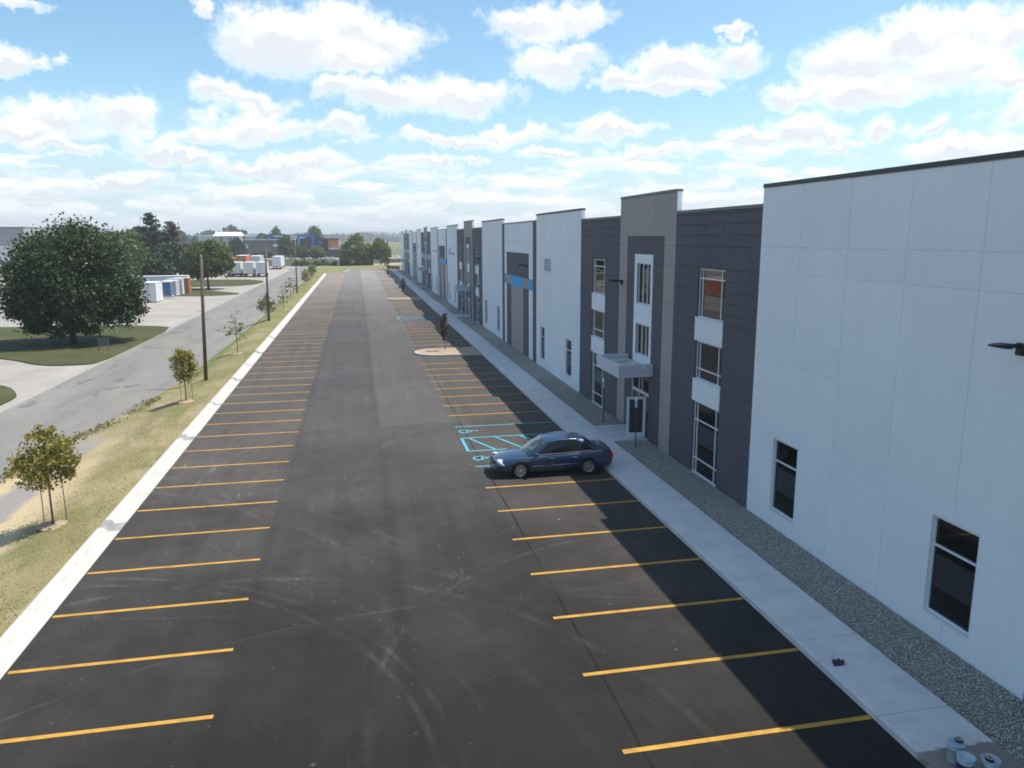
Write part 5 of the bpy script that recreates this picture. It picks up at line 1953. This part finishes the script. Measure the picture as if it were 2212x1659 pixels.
# ------------------------------------------------------------------ wooden poles along the verge
def pole(label, x, y, h, lean, top_x=0):
    z = verge_z(x, y)
    r = empty('utility_pole', (x, y, z), label, 'pole', 'wooden poles along the verge')
    mb = MB().tube([(0, 0, -0.5), (lean * .5, 0, h * .5), (lean, 0, h)], [0.135, 0.115, 0.095], 12)
    mb.build('pole_shaft', M['pole_wood'], r)
    MB().lathe([(0.10, -0.05), (0.102, 0.04), (0.0, 0.09)], (lean, 0, h), n=12).build('pole_cap', M['cap_metal'], r)
    return r


pole('nearest bare brown wooden pole standing on the dry verge', -10.96, 56.9, 8.72, 0.36)
pole('second bare brown wooden pole, between the nearest and the farthest', -10.85, 97.2, 8.8, 0.12)
pole('farthest bare brown wooden pole on the verge', -10.98, 145.6, 8.9, 0.1)

# sign on the lawn
r = empty('lawn_sign', (-24.0, 78.35, LZ), 'small grey sign board on two posts on the lawn under the maple', 'sign')
for x in (-0.42, 0.42):
    MB().box(x - .035, x + .035, -.035, .035, -0.2, 1.22).build('post', M['cap_metal'], r)
M['sign_grey'] = material('weathered_sign_board', (0.10, 0.10, 0.12), 0.6, 0.15, 5)
MB().cbox(-0.385, 0.385, -.02, .02, 0.50, 1.22, 0.008).build('sign_board', M['sign_grey'], r)

# yellow bollards
M['bollard'] = material('yellow_bollard_paint', (0.52, 0.40, 0.02), 0.6, 0.1, 4)
for lab, x, y in (('left one of two yellow bollards behind the far kerb of the lot', 6.45, 249.3), ('right one of two yellow bollards behind the far kerb of the lot', 8.35, 249.6)):
    o = MB().lathe([(0.10, -0.3), (0.10, 1.2), (0.075, 1.28), (0.0, 1.31)], n=12).build('bollard', M['bollard'], None, (x, y, -0.1))
    tag(o, lab, 'bollard', 'yellow bollards at the lot end')

# ------------------------------------------------------------------ trailers and containers across the street
M['box_white'] = material('white_trailer_panel', (0.68, 0.68, 0.68), 0.55, 0.06, 0.6)
M['box_pale'] = material('pale_grey_trailer_panel', (0.50, 0.51, 0.53), 0.55, 0.06, 0.6)
M['box_blue'] = material('blue_container_paint', (0.055, 0.13, 0.26), 0.55, 0.1, 0.8)
M['box_orange'] = material('orange_container_paint', (0.50, 0.18, 0.075), 0.55, 0.1, 0.8)


def box_trailer(label, x0, x1, y0, y1, zt, mat, roof='box_white', cat='trailer', group='trailers and containers across the street', wheels=True):
    """box body with corner posts, top rails, door leaves on the end that faces the camera, running gear"""
    z0 = LOWZ
    fl = 1.05 if wheels else 0.16
    r = empty('box_trailer' if wheels else 'storage_container', (x0, y0, z0), label, cat, group)
    W, L, Hh = x1 - x0, y1 - y0, zt - z0
    mb = MB().box(0.05, W - 0.05, 0.05, L - 0.05, fl, Hh - 0.03)
    mb.build('box_body', M[mat], r)
    MB().box(0.02, W - 0.02, 0.02, L - 0.02, Hh - 0.03, Hh).build('roof', M[roof], r)
    fr = MB()
    for x in (0, W - 0.09):
        for y in (0, L - 0.09):
            fr.box(x, x + .09, y, y + .09, fl - .02, Hh - 0.031)
    for z in (fl - .02, Hh - .15):
        fr.box(.09, W - .09, 0.01, 0.05, z, z + .11)
        fr.box(W - 0.05, W - 0.01, .09, L - .09, z, z + .11)
        fr.box(0.01, 0.05, .09, L - .09, z, z + .11)
    fr.build('frame_rail', M['box_white' if mat != 'box_orange' else 'box_orange'], r)
    for k in (0, 1):
        a = 0.1 + k * (W - 0.2) / 2
        b = a + (W - 0.2) / 2 - 0.02
        d = MB().cbox(a, b, 0.018, 0.05, fl + .10, Hh - .17, 0.006).build('rear_door', M[mat], r)
        MB().box(b - .16 if k == 0 else a + .12, b - .12 if k == 0 else a + .16, -0.005, 0.017, fl + .12, Hh - .2).build('lock_rod', M['grey_alu'], d)
    n = max(3, int(L / 1.1))
    rb = MB()
    for i in range(1, n):
        y = L * i / n
        rb.box(W - 0.05, W - 0.025, y - .04, y + .04, fl + .1, Hh - .16)
    rb.build('side_rib', M[mat], r)
    if wheels:
        MB().box(W * .2, W * .8, 0.1, L - .1, fl - .2, fl - .021).build('chassis', M['black_trim'], r)
        tm = MB().lathe([(0, -.14), (.30, -.15), (.48, -.12), (.48, .12), (.30, .15), (0, .14)], n=16).mesh('wheel', M['rubber'])
        for yy in ((0.9, 2.1, L - 1.6) if L > 6 else (0.8, L - 1.0)):
            for xx in (0.22, W - 0.22):
                o = mesh_obj('wheel', tm, r, (xx, yy, 0.48))
                o.rotation_euler = (0, math.pi / 2, 0)
        MB().box(0.1, W - .1, -0.02, 0.04, 0.45, 0.55).build('bumper', M['black_trim'], r)
    return r


ct = 'container'
box_trailer('white storage container nearest the camera, just right of the maple', -35.6, -33.3, 138, 142.6, 2.75, 'box_white', cat=ct, wheels=False)
box_trailer('blue storage container behind the nearest white one', -36.2, -33.5, 150, 151.7, 2.25, 'box_blue', cat=ct, wheels=False)
box_trailer('pale container squeezed between the blue one and the next white one', -35.6, -33.15, 152.2, 155.2, 2.3, 'box_pale', cat=ct, wheels=False)
box_trailer('white container just left of the orange one', -35.4, -32.85, 155.8, 157.6, 2.45, 'box_white', cat=ct, wheels=False)
box_trailer('orange container at the right end of the near row', -35.0, -32.1, 158.2, 160.2, 2.5, 'box_orange', cat=ct, wheels=False)
box_trailer('long white trailer whose roof shows above the near container row', -47, -33.7, 165, 167.6, 2.6, 'box_white')
box_trailer('orange container half hidden behind the maple', -37.3, -34.4, 123, 131, 2.6, 'box_orange', cat=ct, wheels=False)
box_trailer('white box trailer hidden behind the middle of the maple', -43.5, -40.9, 116, 124, 3.2, 'box_white')
box_trailer('second orange container behind the left side of the maple', -47.5, -45.0, 118, 124, 2.4, 'box_orange', cat=ct, wheels=False)
box_trailer('white trailer left of the other two in the far front row', -34.4, -31.7, 224, 231, 3.45, 'box_white')
box_trailer('white trailer in the middle of the far front row', -30.8, -28.1, 222.5, 229.5, 3.45, 'box_white')
box_trailer('white trailer with bright end at the right of the far front row', -27.3, -24.7, 221.5, 228.8, 3.45, 'box_white')
box_trailer('tall orange trailer standing behind the far front row', -34.6, -31.6, 236, 246, 5.0, 'box_orange', roof='box_white')
box_trailer('white trailer parked alone farthest along the street', -28.4, -25.6, 275, 289, 3.75, 'box_white')
box_trailer('white trailer left of and behind the farthest trailer', -36.5, -33.0, 280, 292, 3.9, 'box_pale')


# ------------------------------------------------------------------ cars far off
M['glass_far'] = glass_mat('far_car_glass', (0.012, 0.014, 0.016), 0.08)
M['car_white'] = car_paint('white_car_paint', (0.66, 0.66, 0.66))
M['car_red'] = car_paint('dark_red_car_paint', (0.20, 0.02, 0.02))
M['car_navy'] = car_paint('blue_grey_car_paint', (0.05, 0.085, 0.2))
fcache = {}


def far_car(label, loc, rz, paint, group):
    if paint not in fcache:
        def loft(secs, mat, name):
            mb = MB()
            n = None
            for x, w, z0, z1 in secs:
                ring = [(x, -w, z0), (x, w, z0), (x, w * 1.0, lerp(z0, z1, .7)), (x, w * .85, z1), (x, -w * .85, z1), (x, -w * 1.0, lerp(z0, z1, .7))]
                mb.v += ring
            n = 6
            for i in range(len(secs) - 1):
                for k in range(n):
                    mb.f.append((i * n + k, i * n + (k + 1) % n, (i + 1) * n + (k + 1) % n, (i + 1) * n + k)); mb.m.append(0); mb.s.append(False)
            mb.f.append(tuple(range(n - 1, -1, -1))); mb.m.append(0); mb.s.append(False)
            mb.f.append(tuple((len(secs) - 1) * n + k for k in range(n))); mb.m.append(0); mb.s.append(False)
            return mb.mesh(name, mat)
        body = loft([(-2.3, .78, .30, .85), (-1.9, .88, .24, .98), (-0.9, .90, .22, .98), (0.9, .90, .22, .93), (1.7, .88, .24, .86), (2.25, .72, .30, .66)], M[paint], 'body')
        glass = loft([(-1.75, .74, .95, 1.0), (-1.0, .74, .95, 1.38), (0.2, .74, .92, 1.40), (1.05, .74, .90, .95)], M['glass_far'], 'window_band')
        roof = loft([(-1.1, .60, 1.385, 1.42), (-0.4, .64, 1.385, 1.46), (0.25, .60, 1.385, 1.42)], M[paint], 'roof')
        wh = MB().lathe([(0, -.1), (.24, -.11), (.31, -.08), (.31, .08), (.24, .11), (0, .1)], (0, 0, 0), 'y', 14).mesh('wheel', M['rubber'])
        fcache[paint] = (body, glass, roof, wh)
    body, glass, roof, wh = fcache[paint]
    r = empty('parked_car', loc, label, 'car', group, rz)
    mesh_obj('body', body, r)
    mesh_obj('window_band', glass, r)
    mesh_obj('roof', roof, r)
    for x in (-1.4, 1.4):
        for y in (-.8, .8):
            mesh_obj('wheel', wh, r, (x, y, .31))
    return r


cz = LOWZ - 0.04
far_car('dark red car driving along the street past the lot end', (11.3, 322, LOWZ + .02), math.pi, 'car_red', 'distant cars')
far_car('blue grey car parked far right beyond the tree', (16.8, 425, cz), 0.3, 'car_navy', 'distant cars')
for k, (lab, x) in enumerate((('white car parked right beside the blue grey one', 20.8), ('second white car right of the blue grey one', 23.9))):
    far_car(lab, (x, 426, cz), 1.4, 'car_white', 'distant cars')
gl = 'white cars parked below the dark building'
for k, x in enumerate((-35.5, -32.6, -26.6, -23.8, -20.9, -18.0, -15.1, -12.3)):
    side_ = ('left of the front frame post', 'behind the front frame post', 'between the frame posts', 'right of the rear frame post', 'below the brick wall, leftmost', 'below the brick wall, second from left', 'below the brick wall, third from left', 'below the brick wall, rightmost')[k]
    far_car('distant white parked car ' + side_, (x, 407.5, cz), math.pi / 2 + RNG.normal(0, .05), 'car_white', gl)

# ------------------------------------------------------------------ far buildings
M['taupe'] = material('taupe_block_wall', (0.17, 0.145, 0.13), 0.9, 0.12, 0.2)
M['charcoal'] = material('charcoal_cladding', (0.045, 0.046, 0.055), 0.8, 0.1, 0.3)
M['slate'] = material('slate_grey_cladding', (0.13, 0.135, 0.155), 0.8, 0.1, 0.3)
M['brick'] = material('orange_brick', (0.40, 0.165, 0.08), 0.9, 0.12, 1.2)
M['brick_dark'] = material('dark_brown_brick', (0.12, 0.06, 0.05), 0.9, 0.12, 1.2)
M['frame_blue'] = material('blue_steel_frame', (0.02, 0.115, 0.42), 0.5, 0.06, 0.5)
M['frame_light'] = material('sky_blue_steel_post', (0.04, 0.26, 0.58), 0.5, 0.06, 0.5)
M['shed_white'] = material('white_shed_roof', (0.72, 0.72, 0.72), 0.7, 0.04, 0.1)
M['shed_grey'] = material('grey_shed_wall', (0.34, 0.34, 0.35), 0.8, 0.05, 0.1)
M['fascia'] = material('pale_roof_fascia', (0.55, 0.58, 0.60), 0.6, 0.05, 0.3)
M['lilac'] = material('violet_canopy_band', (0.10, 0.075, 0.25), 0.6, 0.05, 0.3)

gz = LOWZ - 0.05
b = empty('brick_building', (-34, 436, gz), 'low dark building with taupe left wing and orange brick right end', 'building')
MB().box(-25, 2.0, -4, 20, 0, 9.6).build('wall', M['taupe'], b)
MB().box(2.0, 19.0, 2, 20, 0, 9.9).build('wall', M['charcoal'], b)
MB().box(19.0, 24.6, -4, 20, 0, 9.4).build('wall', M['brick'], b)
MB().box(18.9, 24.7, -4.1, 20.1, 9.4, 10.3).build('roof_band', M['brick_dark'], b)
MB().box(18.95, 24.65, -4.05, -4.0, 0, 4.6).build('wall_base', M['brick_dark'], b)
MB().box(-25.3, 2.0, -4.4, 20, 9.6, 10.05).build('roof_edge', M['fascia'], b)
MB().box(1.99, 19.0, 1.6, 20, 9.9, 10.3).build('roof_edge', M['charcoal'], b)
MB().box(19.5, 26.8, -6.2, -4.06, 4.62, 5.15).build('canopy', M['fascia'], b)
MB().box(19.5, 26.8, -6.25, -4.06, 3.95, 4.6).build('canopy_band', M['lilac'], b)
for x0, x1, z0, z1 in ((-24, -22.4, 5.4, 7.2), (-9.6, -5.6, 6.1, 7.4)):
    w = MB().box(x0, x1, -4.1, -4.0, z0, z1).build('sign_panel', M['box_white'], b)
for x in (-20, -16, -12.5):
    w = MB().box(x, x + 2.2, -4.06, -4.0, 0.3, 3.0).build('window', M['black_trim'], b)
    MB().box(x + .1, x + 2.1, -4.09, -4.061, 0.4, 2.9).build('pane', M['glass_far'], w)
for x in (3.2, 7.2, 11.2, 15.0):
    w = MB().box(x, x + 3.2, 1.9, 2.0, 0.3, 4.2).build('window', M['black_trim'], b)
    MB().box(x + .12, x + 3.08, 1.86, 1.899, 0.42, 4.1).build('pane', M['glass_far'], w)
MB().box(13.6, 15.4, 1.85, 2.0, 7.6, 9.0).build('wall_sign', M['frame_light'], b)

f = empty('steel_frame', (-34, 429, gz), 'tall bright blue steel portal frame before the dark building', 'sign frame')
MB().box(3.4, 4.6, -0.5, 0.5, 0, 11.9).build('post', M['frame_light'], f)
MB().box(10.6, 12.0, 1.5, 2.7, 0, 12.4).build('post', M['frame_blue'], f)
MB().box(-12.8, -8.7, 0.5, 1.3, 10.9, 12.5).build('sign_box', M['frame_blue'], f)
MB().box(-8.7, 3.4, 0.6, 1.2, 11.2, 12.0).build('beam', M['fascia'], f)
MB().box(3.4, 10.6, 1.55, 2.65, 11.4, 12.4).build('beam', M['frame_blue'], f)
MB().box(-8.7, 3.4, 0.65, 1.15, 12.0, 12.25).build('beam', M['frame_blue'], f)

b = empty('white_shed', (-110, 700, gz), 'large white shed with low gable roof far left below the ridge', 'building')
MB().box(-9, 10.5, 0, 40, 0, 12.6).build('wall', M['shed_grey'], b)
mb = MB()
mb.add([(-9.5, -1, 12.6), (11, -1, 12.6), (9.4, 6, 16.0), (-8.0, 6, 16.0), (-9.5, 41, 12.6), (11, 41, 12.6), (9.4, 34, 16.0), (-8.0, 34, 16.0)], [(0, 1, 2, 3), (3, 2, 6, 7), (5, 4, 7, 6), (0, 3, 7, 4), (1, 5, 6, 2)])
mb.build('roof', M['shed_white'], b)
for x in (-4, 3):
    MB().box(x, x + 2.4, -0.12, -0.0, 5, 12).build('door', M['slate'], b)
b = empty('pale_shed', (-126, 700, gz), 'low pale blue grey shed left of the large white shed', 'building')
MB().box(-6, 6, 0, 30, 0, 12.4).build('wall', M['box_pale'], b)
MB().box(-6.3, 6.3, -.3, 30.3, 12.4, 13.6).build('roof', M['shed_white'], b)
b = empty('long_shed', (-86, 720, gz), 'long white roofed shed right of the large white shed', 'building')
MB().box(-10, 12, 0, 30, 0, 12.0).build('wall', M['shed_grey'], b)
MB().box(-10.4, 12.4, -.4, 30.3, 12.0, 14.2).build('roof', M['shed_white'], b)
b = empty('grey_warehouse', (-112, 240, gz), 'big grey and white warehouse at the left edge behind the maple', 'warehouse')
MB().box(-30, 21, 0, 60, 0, 8.9).build('wall', M['box_white'], b)
MB().box(-30.05, 21.05, -0.05, 60.05, 8.9, 13.7).build('upper_wall', M['shed_grey'], b)
MB().box(-30.1, 21.1, -0.1, 60.1, 13.7, 14.0).build('parapet_cap', M['cap_metal'], b)
for x in (-24, -14, -4, 6, 16):
    d = MB().box(x - 1.6, x + 1.6, -0.04, 0.0, 1.2, 4.4).build('loading_door', M['slate'], b)
    MB().box(x - 1.5, x + 1.5, -0.06, -0.041, 2.9, 3.3).build('pane', M['glass_far'], d)

# ------------------------------------------------------------------ air
hz = bpy.data.materials.new('haze')
hz.use_nodes = True
hz.node_tree.nodes.clear()
_o = hz.node_tree.nodes.new('ShaderNodeOutputMaterial')
_v = hz.node_tree.nodes.new('ShaderNodeVolumePrincipled')
_v.inputs['Color'].default_value = (0.92, 0.96, 1.0, 1)
_v.inputs['Density'].default_value = 0.00036
_v.inputs['Anisotropy'].default_value = 0.3
hz.node_tree.links.new(_v.outputs[0], _o.inputs['Volume'])
o = MB().box(-9100, 9100, -9100, 9100, LOWZ - 1.2, 40.0).build('haze', hz)
o['kind'] = 'stuff'
tag(o, 'thin pale summer haze', 'haze')
